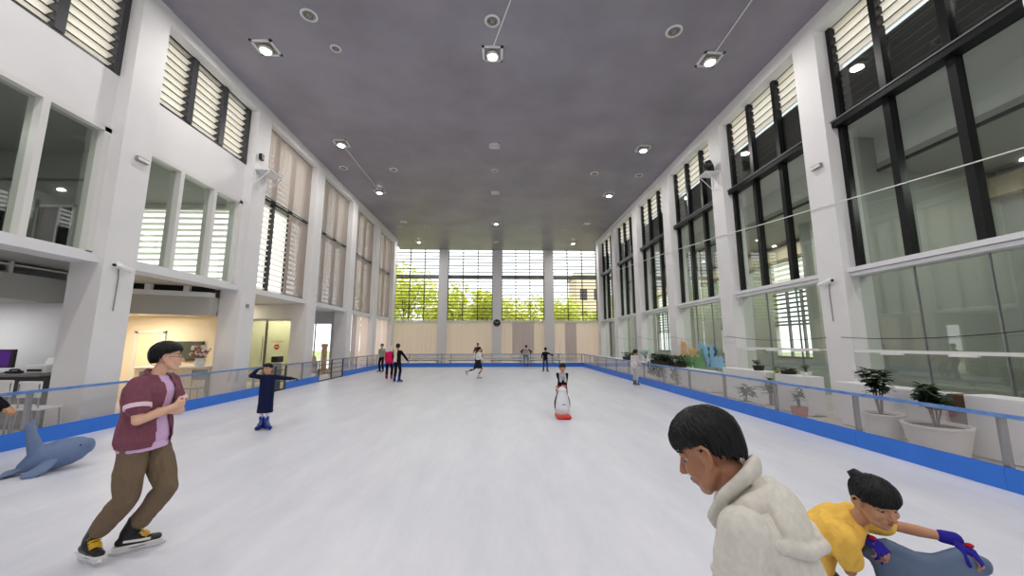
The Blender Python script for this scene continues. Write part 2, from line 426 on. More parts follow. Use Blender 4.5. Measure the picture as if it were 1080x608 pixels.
# ---------------------------------------------------------------- left annex (two storeys behind the near bays)
struct('wall_annex_left', MB().box(-12.8, -12.6, -8, 13.2, -.03, 7.0), 'white')
struct('ceiling_annex_left', MB().box(-12.7, -8.86, -8, 13.2, 6.5, 6.7), 'greywall')
struct('floor_mezzanine', MB().box(-12.6, -8.9, -8, 13.1, 3.46, 3.575), 'greywall')
struct('wall_mezzanine_partition', MB().box(-12.6, -8.98, 9.3, 9.42, 3.575, 6.5), 'greenwall')
pw = sroot(wname())                                  # inner glazed screen seen through the near window
for xa, xb, za, zb in [(-10.15, -9.35, 3.6, 5.1), (-11.35, -10.45, 3.6, 5.1), (-12.4, -11.6, 3.6, 5.1)]:
    part('frame', MB().box(xa, xb, 9.26, 9.30, zb - .06, zb).box(xa, xa + .05, 9.26, 9.3, za, zb).box(xb - .05, xb, 9.26, 9.3, za, zb).box(xa + .52, xa + .57, 9.26, 9.3, za, zb), 'whiteframe', pw)
    part('glass_pane', MB().box(xa + .05, xb - .05, 9.28, 9.29, za, zb - .05), 'blackframe', pw)
part('rail', MB().box(-12.6, -9.0, 9.22, 9.3, 5.72, 5.76), 'greyframe', pw)
ew = sroot(wname())
part('frame', MB().box(-12.6, -8.98, 12.95, 13.1, 6.32, 6.5).box(-9.25, -8.98, 12.95, 13.1, 3.57, 6.4), 'whiteframe', ew)
for x in (-10.2, -11.35): part('mullion', MB().box(x - .04, x + .04, 12.95, 13.1, 3.57, 6.4), 'greyframe', ew)
part('louvre_panel', louvres(MB(), (-12.6, 13.08), (-9.2, 13.08), 3.6, 6.35, (0, -1), .2, .15, 15), 'louvre', ew)
# ground floor, near bay: office behind a counter
struct('wall_office', MB().box(-12.6, -9.0, 9.3, 9.42, -.03, 3.46), 'white2')
struct('beam_office', MB().box(-10.5, -10.3, -8, 9.3, 2.66, 3.2), 'greywall')
struct('ceiling_office', MB().box(-12.6, -10.5, -8, 9.3, 2.66, 2.72), 'greywall')
cw = sroot(wname())
part('frame', MB().box(-10.44, -10.36, -8, 9.3, 3.37, 3.40).box(-10.44, -10.36, 8.2, 8.26, 3.2, 3.46).box(-10.44, -10.36, 6.5, 6.56, 3.2, 3.46), 'whiteframe', cw)
part('glass_pane', MB().box(-10.41, -10.40, -8, 9.3, 3.2, 3.46), 'glass', cw)
# ground floor, second bay: lobby with warm light
struct('wall_lobby', MB().box(-12.6, -8.98, 13.0, 13.14, -.03, 3.46), 'cream')
SHR = Matrix(((1, 0, 0, 0), (.48, 1, 0, .48 * 12.6), (0, 0, 1, 0), (0, 0, 0, 1)))      # the lobby bulkhead runs askew to the hall
struct('beam_lobby', MB().box(-12.6, -8.98, 10.3, 10.6, 2.57, 3.14).tf(SHR), 'greywall')
struct('trim_lobby', MB().box(-12.6, -8.98, 10.22, 10.42, 3.14, 3.28).tf(SHR), 'white2')
struct('ceiling_lobby', MB().box(-12.6, -8.98, 10.55, 10.9, 2.6, 2.7).tf(SHR).box(-12.6, -9.0, 12.3, 13.0, 2.6, 2.7).box(-12.6, -10.6, 11.3, 12.32, 2.6, 2.7), 'cream')
lw = sroot(wname())
for x in (-9.55, -10.35, -11.3): part('mullion', MB().box(x - .06, x + .06, 10.26, 10.36, 3.28, 3.46).tf(SHR), 'whiteframe', lw)
part('glass_pane', MB().box(-12.6, -8.98, 10.38, 10.4, 3.28, 3.46).tf(SHR), 'blackframe', lw)  # opaque black sheet; its colour stands in for the dark opening
d = sroot('door_1')
part('frame', MB().box(-12.0, -11.92, 12.94, 13.02, 0, 2.1).box(-11.1, -11.02, 12.94, 13.02, 0, 2.1).box(-12.0, -11.02, 12.94, 13.02, 2.04, 2.12), 'whiteframe', d)
part('leaf', MB().box(-11.92, -11.1, 12.97, 12.998, 0, 2.04), 'doorcream', d)
part('handle', MB().sweep([(-11.2, 12.95, 1.0), (-11.2, 12.93, 1.0), (-11.32, 12.93, 1.0)], .012, 8), 'steel', d)
# third bay: glazed doors to a yellow-green lit room
struct('beam_doors', MB().box(-12.6, -8.98, 17.0, 17.3, 2.76, 3.42), 'white2')
struct('wall_room', MB().box(-12.8, -12.6, 13.14, 21.6, -.03, 3.6).box(-12.6, -10.6, 21.4, 21.6, -.03, 2.76).box(-12.6, -8.98, 18.5, 18.6, -.03, 3.42), 'white2')
struct('ceiling_room', MB().box(-12.6, -8.98, 13.14, 21.6, 3.42, 3.5), 'white2')
struct('wall_room_side', MB().box(-9.1, -8.98, 17.4, 18.5, -.03, 3.42), 'white2')
d = sroot('door_2')
part('frame', MB().box(-11.6, -11.5, 17.1, 17.18, 0, 2.76).box(-9.2, -9.0, 17.1, 17.18, 0, 2.76).box(-11.6, -9.0, 17.1, 17.18, 2.68, 2.76), 'whiteframe', d)
for xa, xb in ((-11.5, -10.3), (-10.24, -9.2)):
    lf = part('leaf', MB().box(xa, xb, 17.13, 17.145, 0.02, 2.68), 'frosted', d)
for x in (-10.36, -10.18): part('handle', MB().sweep([(x, 17.12, .9), (x, 17.06, .9), (x, 17.06, 2.0), (x, 17.12, 2.0)], .018, 8), 'steel', d)
part('stile', MB().box(-10.31, -10.23, 17.11, 17.16, 0, 2.68), 'greyframe', d)
# fourth bay: opening to daylight
struct('beam_opening', MB().box(-12.6, -8.98, 21.6, 21.8, 2.76, 3.45), 'white2')
struct('wall_opening', MB().box(-9.4, -8.98, 21.55, 21.75, -.03, 2.76), 'white2')
# fifth and sixth bays: curtain panels under the ledge
def panel_curtain(p0, p1, z0, z1, n, label, nrm, alt=None):
    c = V(((p0[0] + p1[0]) / 2, (p0[1] + p1[1]) / 2, z0)); d = V((p1[0] - p0[0], p1[1] - p0[1], 0)); L = d.length; d.normalize(); nv = V((nrm[0], nrm[1], 0))
    t = thing('panel_curtain', label, 'curtain', c, 0, 'cream panel curtains')
    part('top_rail', MB().sweep([d * (-L / 2) + V((0, 0, z1 - z0 - .02)), d * (L / 2) + V((0, 0, z1 - z0 - .02))], .025, 8), 'plasticwhite', t)
    for k in range(n):
        a, b = -L / 2 + L * k / n + .004, -L / 2 + L * (k + 1) / n + .02
        off = nv * (.03 if k % 2 else .0); vs = []
        m = 10
        for i in range(m + 1):
            u = a + (b - a) * i / m; q = d * u + off + nv * (.008 * math.sin(i * 1.9 + k))
            for z in (.02, z1 - z0 - .03): vs.append(q + V((0, 0, z)))
        fs = [(2 * i, 2 * i + 2, 2 * i + 3, 2 * i + 1) for i in range(m)]
        part('panel', MB().add(vs, fs), 'curtain2' if (alt and k in alt) else 'curtain', t)
    return t
panel_curtain((-8.6, LN[6] + CW), (-8.6, LN[7]), 0, 3.38, 5, 'cream panel curtain under the ledge, fifth bay of the left wall', (1, 0), (1,))
panel_curtain((-8.6, LN[7] + CW), (-8.6, LN[8]), 0, 3.38, 5, 'cream panel curtain under the ledge, last bay of the left wall', (1, 0))
# ---------------------------------------------------------------- far wall
FC = [(-5.41, -4.61), (-.57, .24), (4.10, 4.92)]
for a, b in FC: struct('column', MB().box(a, b, FY - .35, FY + .35, -.034, 11.2), 'white2')
spans = [(-9.35, -5.41), (-4.61, -.57), (.24, 4.10), (4.92, 8.95)]
fb = MB()
for a, b in spans: fb.box(a, b, FY - .05, FY + .15, 3.52, 3.66)
struct('trim_far_sill', fb, 'white2')
for (a, b), nm in zip(spans, ('left corner bay', 'second bay', 'third bay', 'right corner bay')):
    w = sroot(wname()); t = (b - a) / 3
    part('transom', MB().box(a, b, FY, FY + .14, 7.50, 7.70), 'greyframe', w)
    part('frame', MB().box(a, a + .06, FY, FY + .12, 3.66, 11.2).box(b - .06, b, FY, FY + .12, 3.66, 11.2), 'darkframe', w)
    for j in (1, 2): part('mullion', MB().box(a + t * j - .035, a + t * j + .035, FY, FY + .12, 3.66, 11.2), 'darkframe', w)
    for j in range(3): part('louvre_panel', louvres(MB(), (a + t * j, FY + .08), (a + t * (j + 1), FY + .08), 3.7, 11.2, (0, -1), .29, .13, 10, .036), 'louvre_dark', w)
alts = {2: (1, 2), 0: None, 1: None, 3: (1,)}
for q, ((a, b), nm) in enumerate(zip(spans, ('by the left corner', 'left of the wall clock', 'right of the wall clock, two panels greyer', 'by the right corner'))):
    panel_curtain((a, FY), (b, FY), 0, 3.5, 4 if q > 1 else 3, 'cream panel curtain on the far wall ' + nm, (0, -1), alts[q])
struct('wall_far_left_return', MB().box(-9.5, -9.35, 30.2, FY + .2, -.03, 11.2).box(-9.5, -8.97, 30.1, 30.2, -.03, CH), 'white')
struct('wall_far_right_return', MB().box(8.95, 9.1, 30.34, FY + .2, -.03, 11.2).box(8.72, 9.1, 30.2, 30.34, -.03, CH), 'white')
# ---------------------------------------------------------------- right windows
BW = 12.7
for k in range(2, 8):
    y0, y1 = RN[k] + CW, RN[k + 1]; t = (y1 - y0) / 3
    w = sroot(wname())                               # upper storey, black frames
    part('frame', MB().box(8.36, 8.5, y0, y0 + .1, 3.46, 9.7).box(8.36, 8.5, y1 - .12, y1, 3.46, 9.7).box(8.36, 8.5, y0, y1, 9.7, 9.78).box(8.36, 8.5, y0, y1, 3.46, 3.5), 'blackframe', w)
    part('transom', MB().box(8.2, 8.5, y0 + .02, y1 - .02, 6.98, 7.12), 'blackframe', w)
    part('transom_cap', MB().box(8.18, 8.36, y0, y1, 7.12, 7.15), 'greyframe', w)
    for j in (1, 2): part('mullion', MB().box(8.33, 8.5, y0 + t * j - .07, y0 + t * j + .07, 3.46, 9.72), 'blackframe', w)
    for j in range(3):
        ya, yb = y0 + t * j, y0 + t * (j + 1)
        part('louvre_panel', louvres(MB(), (8.52, ya), (8.52, yb), 8.56, 9.76, (-1, 0), .2, .19, 24), 'louvre', w); part('louvre_edge_shade', louvre_edge_shades(MB(), (8.52, ya), (8.52, yb), 8.56, 9.76, (-1, 0), .2, .19, 24), 'louvre_edge_shade', w)
        part('smoked_pane', MB().box(8.44, 8.45, ya, yb, 7.1, 8.56), 'glass_dark', w)
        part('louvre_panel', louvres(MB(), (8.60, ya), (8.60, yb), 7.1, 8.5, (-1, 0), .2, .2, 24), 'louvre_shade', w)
        part('glass_pane', MB().box(8.44, 8.45, ya, yb, 3.5, 6.98), 'glass', w)
    w = sroot(wname())                               # ground floor shopfront glass
    for j in range(3): part('glass_pane', MB().box(8.40, 8.412, y0 + t * j + .008, y0 + t * (j + 1) - .008, .02, 3.27), 'glass_clear', w)
    for j in (1, 2): part('mullion', MB().box(8.38, 8.42, y0 + t * j - .012, y0 + t * j + .012, .02, 3.27), 'steel', w)
struct('dark_void_sheet', MB().box(8.85, 9.0, 4.0, 30.2, 7.0, 8.55).box(8.6, 9.0, 4.0, 30.2, 8.5, 8.55), 'darkvoid')  # dark sheet stands in for the unlit space behind the smoked panes
# right annex
struct('ceiling_annex_right', MB().box(9.6, BW, 4.0, 30.2, 6.05, 6.25), 'greywall')
struct('wall_annex_soffit', MB().box(9.6, 9.75, 4.0, 30.2, 6.25, 7.0).box(8.5, 9.6, 4.0, 30.2, 6.96, 7.06), 'white')
struct('trim_annex_black_line', MB().box(9.56, 9.62, 4.0, 30.2, 6.02, 6.09), 'blackframe')  # black strip along the edge of the annex ceiling
struct('beam_annex', MB().box(BW - .35, BW, 4.0, 30.2, 5.35, 5.85), 'tan')
aw = MB()
for k in range(2, 8):
    y0 = RN[k] + CW - .3; y1 = RN[k + 1] + .25; ye = RN[k + 1] + CW - .3
    if k == 2: y0 = 4.0; aw.box(BW, BW + .2, y0, ye, -.03, 6.2); continue
    a, b = y0 + 1.5, ye - .35
    aw.box(BW, BW + .2, y0, ye, -.03, 1.1); aw.box(BW, BW + .2, y0, a, 1.1, 6.2); aw.box(BW, BW + .2, b, ye, 1.1, 6.2)
    aw.box(BW, BW + .2, a, b, 3.95, 4.15); aw.box(BW, BW + .2, a, b, 5.3, 6.2)
    w = sroot(wname())
    part('frame', MB().box(BW - .02, BW + .1, a, b, 2.46, 2.54).box(BW - .02, BW + .1, a, b, 1.06, 1.14), 'greyframe', w)
    for q in (.33, .66): part('mullion', MB().box(BW, BW + .1, a + (b - a) * q - .04, a + (b - a) * q + .04, 1.1, 3.95), 'greyframe', w)
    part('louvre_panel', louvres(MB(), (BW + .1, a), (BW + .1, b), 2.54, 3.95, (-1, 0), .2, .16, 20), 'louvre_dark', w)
    part('louvre_panel', louvres(MB(), (BW + .1, a), (BW + .1, b), 4.15, 5.3, (-1, 0), .2, .18, 30), 'louvre', w)
struct('wall_annex_right', aw, 'greenwall')
struct('wall_annex_ends', MB().box(8.72, BW, 3.9, 4.0, -.03, 7.06).box(8.72, BW, 30.2, 30.34, -.03, 7.06), 'greenwall')
struct('wall_annex_partition', MB().box(8.73, BW, 8.7, 8.82, -.03, 6.96), 'greenwall')
for y in (12.75, 17.0, 21.25): struct('column', MB().box(11.2, 11.7, y, y + .5, -.03, 6.05), 'greenwall')
# low planter walls in front of the right-hand glass
lab = [(3.0, 6.0, .93, 'nearest'), (6.3, 8.3, .90, 'behind the two big potted plants'), (9.15, 10.2, .92, 'second from the nearest column'), (10.52, 12.6, .93, 'below the potted plants on the sill'), (13.4, 30.0, .72, 'long low one beyond the second column')]
for a, b, h, s in lab:
    tag(part('planter_box', MB().cbox((7.72, (a + b) / 2, h / 2 - .015), (.46, b - a, h), .012), 'white2'), 'white planter wall by the right-hand glass, ' + s, 'planter')
# ---------------------------------------------------------------- outdoors
struct('ground_outside', MB().box(-60, 60, -40, 90, -.5, -.31), 'grass')
struct('ground_paving', MB().box(-22, -12.8, 13, 40, -.3, -.05), 'pave')
def tree(label, loc, h, r, m, seed):
    rnd = random.Random(seed)
    t = thing('leafy_tree', label, 'tree', loc, 0, 'trees beyond the far wall')
    tr = MB().sweep([(0, 0, 0), (.1, .05, h * .3), (-.05, .1, h * .6)], [.22, .17, .1], 9)
    for q in range(5):
        a = rnd.uniform(0, 6.28); tr.sweep([(0, 0, h * .35 + q * .3), (math.cos(a) * r * .5, math.sin(a) * r * .5, h * .6 + q * .2)], [.08, .03], 6)
    part('trunk', tr, 'bark', t, True)
    mb = MB(); cl = [(V((rnd.uniform(-.6, .6) * r, rnd.uniform(-.5, .5) * r, h * (.34 + .5 * rnd.random()))), r * rnd.uniform(.35, .6)) for _ in range(16)]
    for c, cr in cl:
        for _ in range(170):
            d = V((rnd.gauss(0, 1), rnd.gauss(0, 1), rnd.gauss(0, 1))).normalized(); p = c + d * cr * rnd.uniform(.6, 1.05)
            u = V((rnd.gauss(0, 1), rnd.gauss(0, 1), rnd.gauss(0, .6))).normalized(); v = u.cross(d).normalized() if u.cross(d).length > .01 else V((0, 0, 1))
            s = rnd.uniform(.16, .32); q = u.cross(v) * .1 * s
            mb.add([p - u * s, p + v * s * .5 + q, p + u * s, p - v * s * .5 + q], [(0, 1, 2, 3)])
    part('crown', mb, m, t, fix=False)
for i, (x, y, h, r, m, s) in enumerate([(-10.0, 40, 11.0, 4.2, 'tree', 'tall sunny tree behind the left corner louvres'), (-5.8, 42, 9.0, 3.4, 'tree', 'taller green tree behind the first far column'), (-1.6, 41, 7.6, 3.2, 'tree', 'yellow-green tree behind the far louvres left of the clock'), (2.4, 42, 7.6, 3.2, 'tree', 'yellow-green tree behind the far louvres right of the clock'), (6.4, 41, 7.0, 3.0, 'tree', 'low bright tree behind the right corner louvres'), (10.5, 44, 5.2, 3.0, 'tree2', 'dark low tree outside beyond the right corner'), (-14, 45, 9, 4, 'tree2', 'broad dark tree outside beyond the left corner')]):
    tree(s, (x, y, -.3), h, r, m, 20 + i)
b = thing('apartment_building', 'tan apartment block showing through the right corner louvres', 'building', (14.5, 56, -.3))
part('wall', MB().box(-3.4, 5, -3, 3, 0, 11.5), 'building', b)
part('roof', MB().box(-3.7, 5.3, -3.3, 3.3, 11.5, 11.9), 'greywall', b)
for r in range(3):
    for c in range(4): part('window', MB().box(-2.9 + c * 2, -1.9 + c * 2, -3.06, -2.98, 1.6 + r * 3.2, 3.2 + r * 3.2), 'darkframe', b)
# ================================================================== light, camera, view
def area(name, loc, size, power, rot=(0, 0, 0), col=(1, 1, 1), parent=None, shape='DISK', sy=None, spread=180):
    l = bpy.data.lights.new(name, 'AREA'); l.shape = shape; l.size = size; l.energy = power; l.color = col; l.spread = R(spread)
    if sy: l.size_y = sy
    o = bpy.data.objects.new(name, l); COL.objects.link(o); o.location = loc; o.rotation_euler = rot
    if parent: o.parent = parent
    return o
# ================================================================== fixtures and objects
# ---- ceiling lamps
def ceil_panel(loc, lit, label, power):
    name = 'ceiling_lamp' if lit else 'ceiling_vent'
    t = thing(name, label, 'ceiling lamp' if lit else 'ceiling vent', loc, 0, 'lit ceiling lamps' if lit else 'square ceiling vents')
    s = .3 if lit else .23
    fr = MB().box(-s, s, -s, -s + .07, -.03, 0).box(-s, s, s - .07, s, -.03, 0).box(-s, -s + .07, -s, s, -.03, 0).box(s - .07, s, -s, s, -.03, 0)
    part('frame', fr, 'plasticwhite', t)
    if lit:
        part('backing', MB().box(-s + .07, s - .07, -s + .07, s - .07, -.008, -.001), 'plasticgrey', t)
        part('housing', MB().lathe([(.10, -.14), (.17, -.12), (.17, -.06), (.05, -.01)]), 'plasticwhite', t, True)
        part('lens', MB().ell((0, 0, -.135), (.135, .135, .03), None, 18, 8), 'lens', t, True)
        area('lamp_light', (0, 0, -.18), .3, power, col=(1, .975, .94), parent=t)
    else:
        part('backing', MB().box(-s + .07, s - .07, -s + .07, s - .07, -.008, -.001), 'plasticgrey', t)
        g = MB()
        for k in range(4): g.box(-s + .07, s - .07, -.12 + k * .075, -.09 + k * .075, -.025, -.008)
        part('slat', g, 'plasticwhite', t)
    return t
rows = [(9.86, 'first'), (15.05, 'second'), (20.15, 'third'), (25.5, 'fourth'), (30.6, 'last')]
lits = {(-1, 0), (0, 0), (1, 0), (-1, 1), (1, 1), (-1, 2), (1, 2), (0, 3), (-1, 4), (1, 4)}
colx = {-1: (-6.65, 'left'), 0: (-.22, 'middle'), 1: (6.2, 'right')}
for c in (-1, 0, 1):
    for r, (y, rn) in enumerate(rows):
        lit = (c, r) in lits
        ceil_panel((colx[c][0], y, CH), lit, ('lit square lamp on the dark ceiling, %s of the %s row' if lit else 'small white vent set in the dark ceiling, %s of the %s row') % (rn, colx[c][1]), LAMP)
for c in (-1, 0, 1):
    for y, s in ((4.7, 'overhead nearest the photographer'), (-.4, 'over the photographer'), (-5.2, 'behind the photographer')):
        ceil_panel((colx[c][0], y, CH), True, 'lit square lamp on the dark ceiling, %s, %s row' % (s, colx[c][1]), LAMP)
def diffuser(x, y, r, label):
    t = thing('ceiling_diffuser', label, 'ceiling diffuser', (x, y, CH), 0, 'round ceiling diffusers')
    part('ring', MB().lathe([(r, 0), (r, -.015), (r * .86, -.035), (r * .74, -.02), (r * .74, 0)], cap=False), 'plasticwhite', t, True)
    part('cone', MB().lathe([(r * .72, -.002), (r * .6, -.03), (r * .46, -.012)], cap=False).lathe([(r * .4, -.002), (r * .3, -.035), (.0, -.04)], cap=False), 'plasticgrey', t, True)
    part('backing', MB().lathe([(0, -.001), (r * .74, -.002)], cap=False), 'plasticblack', t)
for x, y, r, s in [(-4.9, 8.73, .21, 'beside the first left lamp'), (-4.69, 9.83, .15, 'small one right of the first left lamp'), (-.21, 8.74, .2, 'before the first middle lamp'), (4.68, 8.9, .22, 'left of the first right lamp'),
                   (-7.5, 17.36, .2, 'by the left wall, between lamps'), (-5.15, 17.48, .2, 'right of the second left lamp'), (-.23, 17.4, .16, 'between the two middle vents'), (4.71, 17.55, .2, 'left of the second right lamp'), (7.0, 17.68, .2, 'by the right wall, between lamps'),
                   (-7.3, 26.6, .2, 'far left by the wall'), (-5.2, 26.4, .2, 'far left, further in'), (4.8, 27.0, .2, 'far right, further in')]:
    diffuser(x, y, r, 'round air diffuser in the dark ceiling, ' + s)
for pts, s in [([(.28, 8.0, CH - .02), (-.2, 9.6, CH - .02)], 'running to the first middle lamp'), ([(6.13, 7.5, CH - .02), (6.2, 9.6, CH - .02)], 'running to the first right lamp'), ([(-6.65, 15.3, CH - .02), (-6.65, 19.9, CH - .02)], 'between the second and third left lamps')]:
    tag(part('conduit', MB().sweep(pts, .018, 8), 'plasticwhite'), 'thin white conduit on the dark ceiling, ' + s, 'conduit')
# ---- barriers
def barrier(name, label, p0, p1, H, posts, inn, rail='railblue', loc=None, rail2=False, kick=.27, kcol='blue'):
    """p0->p1 plan line, posts = distances along it; inn = plan normal towards the ice"""
    d = V((p1[0] - p0[0], p1[1] - p0[1], 0)); L = d.length; d.normalize(); nv = V((inn[0], inn[1], 0)); o = V((p0[0], p0[1], 0))
    rot = Matrix((d, nv, V((0, 0, 1)))).transposed()
    t = thing(name, label, 'barrier', o)
    def bx(a, b, n0, n1, z0, z1): return MB().box(a, b, n0, n1, z0, z1).tf(rot.to_4x4())
    ed = [0] + [q for q in posts if 0 < q < L] + [L]
    for a, b in zip(ed[:-1], ed[1:]):
        if kick: part('kick_plate', bx(a + .002, b - .002, -.035, .0, .0, kick), kcol, t)
        part('glass_panel', bx(a + .03, b - .03, -.045, -.037, kick + .01 if kick else .08, H - .04), 'plexi', t)
    part('top_rail', bx(0, L, -.07, -.005, H - .045, H), rail, t)
    if rail2: part('mid_rail', bx(0, L, -.05, -.03, H * .62, H * .62 + .03), 'steel', t)
    for q in posts:
        if -.01 <= q <= L + .01:
            p = part('post', bx(q - .035, q + .035, -.10, -.05, -.03, H - .045), 'steel', t)
    return t
barrier('rink_barrier', 'blue and clear rink barrier along the right side of the ice', (6.05, -7.5), (6.05, 27.3), .89, [4.56 + 1.9 * k + 7.5 for k in range(-6, 12)], (-1, 0))
barrier('rink_barrier', 'near left rink barrier in front of the office counter and lobby', (-7.95, -7.5), (-7.95, 13.35), .93, [6.93 + 2 * k + 7.5 for k in range(-7, 4)] , (1, 0))
barrier('rink_barrier', 'short left rink barrier between the two steel gates', (-7.95, 14.75), (-7.95, 17.3), .93, [.05, 1.25, 2.5], (1, 0), 'railsteel')
barrier('rink_barrier', 'far left rink barrier beyond the second steel gate', (-7.95, 20.0), (-7.95, 27.3), .93, [.05, 1.9, 3.7, 5.5, 7.2], (1, 0), 'railsteel')
barrier('rink_barrier', 'far end rink barrier below the cream curtain panels', (-7.95, 27.3), (6.05, 27.3), .91, [1.0, 3.9, 6.8, 9.8, 11.8, 13.95], (0, -1), 'railsteel', rail2=True)
def gate(y0, y1, label):
    t = thing('rink_gate', label, 'gate', (-7.95, y0, 0), 0, 'steel gates in the left barrier'); L = y1 - y0
    for y in (.03, L / 2, L - .03): part('stile', MB().box(-.05, -.005, y - .025, y + .025, .04, .93), 'darksteel', t)
    for z in (.3, .52, .72): part('bar', MB().sweep([(-.028, .03, z), (-.028, L - .03, z)], .016, 8), 'darksteel', t)
    part('top_rail', MB().box(-.06, .0, 0, L, .89, .93), 'railsteel', t)
    part('sill', MB().box(-.06, 0, 0, L, 0.0, .05), 'plasticblack', t)
gate(13.38, 14.72, 'steel bar gate in the left barrier, behind the navy-coated child')
gate(17.33, 19.97, 'wide steel bar gate in the left barrier, before the bright opening')
# ---- far benches
for i, x in enumerate((-5.8, -2.6, .6, 3.6)):
    t = thing('bench', 'white bench behind the far barrier, ' + ('by the left corner', 'left of the skater', 'below the wall clock', 'behind the right end')[i], 'bench', (x, 29.6, -.03), 0, 'white benches behind the far barrier')
    part('seat', MB().cbox((0, 0, .44), (2.6, .42, .05), .012), 'plasticwhite', t)
    part('backrest', MB().cbox((0, .22, .72), (2.6, .04, .26), .012), 'plasticwhite', t)
    part('dark_gap', MB().cbox((0, -.17, .385), (2.5, .03, .05)), 'plasticblack', t)  # black strip drawn as the dark gap under the seat
    for q in (-1.1, 1.1):
        part('leg', MB().box(q - .03, q + .03, -.18, .18, 0, .42), 'darksteel', t); part('back_support', MB().box(q - .02, q + .02, .19, .24, .3, .84), 'darksteel', t)
# ---- clock
t = thing('wall_clock', 'round black wall clock on the middle far column', 'clock', (-.17, FY - .352, 3.42))
part('case', MB().lathe([(.30, 0), (.32, .03), (.29, .06), (.27, .045), (0, .045)]).tf(Matrix.Rotation(R(90), 4, 'X')), 'plasticblack', t, True)
part('hour_hand', MB().cbox((.05, -.055, .05), (.03, .006, .16), 0, Matrix.Rotation(R(45), 3, 'Y')), 'plasticwhite', t)
part('minute_hand', MB().cbox((-.07, -.06, .04), (.02, .006, .22), 0, Matrix.Rotation(R(-60), 3, 'Y')), 'plasticwhite', t)
mk = MB()
for k in range(12): mk.cbox((.235 * math.sin(k * R(30)), -.052, .235 * math.cos(k * R(30))), (.015, .004, .035), 0, Matrix.Rotation(k * R(30), 3, 'Y'))
part('hour_marks', mk, 'plasticwhite', t)
# ---- emergency lights, cameras, speakers on the columns
def emlight(loc, sx, label):
    t = thing('emergency_wall_lamp', label, 'emergency light', loc, 0, 'grey emergency lights')
    part('housing', MB().cbox((sx * .035, 0, 0), (.07, .30, .11), .015), 'plasticgrey', t)
    part('diffuser', MB().cbox((sx * .075, 0, -.01), (.02, .26, .07), .008), 'plasticwhite', t)
emlight((-8.3, 8.50, 5.92), 1, 'grey emergency light high on the nearest left column')
emlight((8.05, 8.72, 6.14), -1, 'grey emergency light high on the nearest right column')
def cctv(loc, sx, label, cond):
    t = thing('security_camera', label, 'security camera', loc, 0, 'security cameras on the columns')
    part('bracket', MB().sweep([(0, 0, .06), (sx * .08, 0, .05), (sx * .1, 0, 0)], .02, 8).cbox((sx * .012, 0, .06), (.024, .1, .1), .008), 'plasticwhite', t, True)
    part('housing', MB().sweep([(sx * .10, -.12, 0), (sx * .12, .16, -.05)], .055, 14), 'plasticwhite', t, True)
    part('lens', MB().sweep([(sx * .1, -.165, .007), (sx * .1, -.19, .01)], .03, 10), 'plasticblack', t, True)
    part('cable', MB().sweep([(sx * .012, 0, .05), (sx * .012, .03, -.25), (sx * .012, .02, -.95)], .012, 6), 'plasticgrey', t)
cctv((-8.3, 8.35, 3.37), 1, 'white security camera on the nearest left column', 1)
cctv((8.05, 8.78, 3.2), -1, 'white security camera on the nearest right column', 1)
tag(part('junction_box', MB().cbox((-8.28, 12.66, 2.93), (.04, .12, .12), .01).cbox((-8.265, 12.66, 2.93), (.02, .05, .08), .004), 'plasticgrey'), 'small grey junction box on the second left column', 'junction box')  # grey junction box fixed to the column face
# fan on a bracket, right
def bracket(loc, sx, label, lw=.55):
    t = thing('wall_bracket', label, 'bracket', loc, 0)
    part('shelf', MB().box(min(0, sx * .55), max(0, sx * .55), -lw / 2, lw / 2, 0, .025), 'plasticwhite', t)
    for y in (-lw / 2 + .04, lw / 2 - .04): part('strut', MB().sweep([(sx * .5, y, 0), (sx * .02, y, -.5)], .016, 8).sweep([(sx * .015, y, 0), (sx * .015, y, -.52)], .014, 8), 'plasticwhite', t)
bracket((8.05, 12.98, 7.9), -1, 'white wall bracket carrying the black blower, second right column')
t = thing('blower_fan', 'black drum blower fan on the white right-hand bracket', 'fan', (7.78, 12.98, 7.926))
part('foot', MB().cbox((0, 0, .025), (.34, .4, .05), .01).cbox((0, .2, .14), (.08, .03, .24), .005).cbox((0, -.2, .14), (.08, .03, .24), .005), 'plasticblack', t)
dr = MB().lathe([(.20, -.12), (.235, -.10), (.235, .10), (.20, .12), (.17, .10), (.17, -.10), (.2, -.12)], cap=False)
part('drum', dr.tf(Matrix.Translation((0, 0, .29)) @ Matrix.Rotation(R(70), 4, 'Y') @ Matrix.Rotation(R(20), 4, 'X')), 'plasticblack', t, True)
g = MB()
for k in range(3): g.cbox((0, 0, 0), (.34, .05, .012), 0, Matrix.Rotation(R(60 * k), 3, 'Z'))
g.ell((0, 0, 0), (.05, .05, .03)); part('blade', g.tf(Matrix.Translation((0, 0, .29)) @ Matrix.Rotation(R(70), 4, 'Y')), 'darksteel', t)
gr = MB()
for rr in (.06, .1, .14, .18):
    gr.sweep([(rr * math.cos(a * R(30)), rr * math.sin(a * R(30)), .11) for a in range(13)], .004, 5, caps=False)
part('grille', gr.tf(Matrix.Translation((0, 0, .29)) @ Matrix.Rotation(R(-110), 4, 'Y')), 'plasticgrey', t)
bracket((-8.3, 12.75, 7.55), 1, 'white empty wall bracket high on the second left column', .8)
t = thing('wall_speaker', 'small black speaker above the left wall bracket', 'speaker', (-8.3, 12.5, 8.12))
part('mount', MB().sweep([(0, 0, .05), (.07, 0, 0)], .014, 8), 'plasticgrey', t)
part('body', MB().cbox((.10, 0, -.06), (.10, .16, .22), .015), 'plasticblack', t); part('cone', MB().lathe([(.06, 0), (.05, .012), (.02, .004), (0, .01)]).tf(Matrix.Translation((.15, 0, -.08)) @ Matrix.Rotation(R(90), 4, 'Y')), 'plasticgrey', t, True)
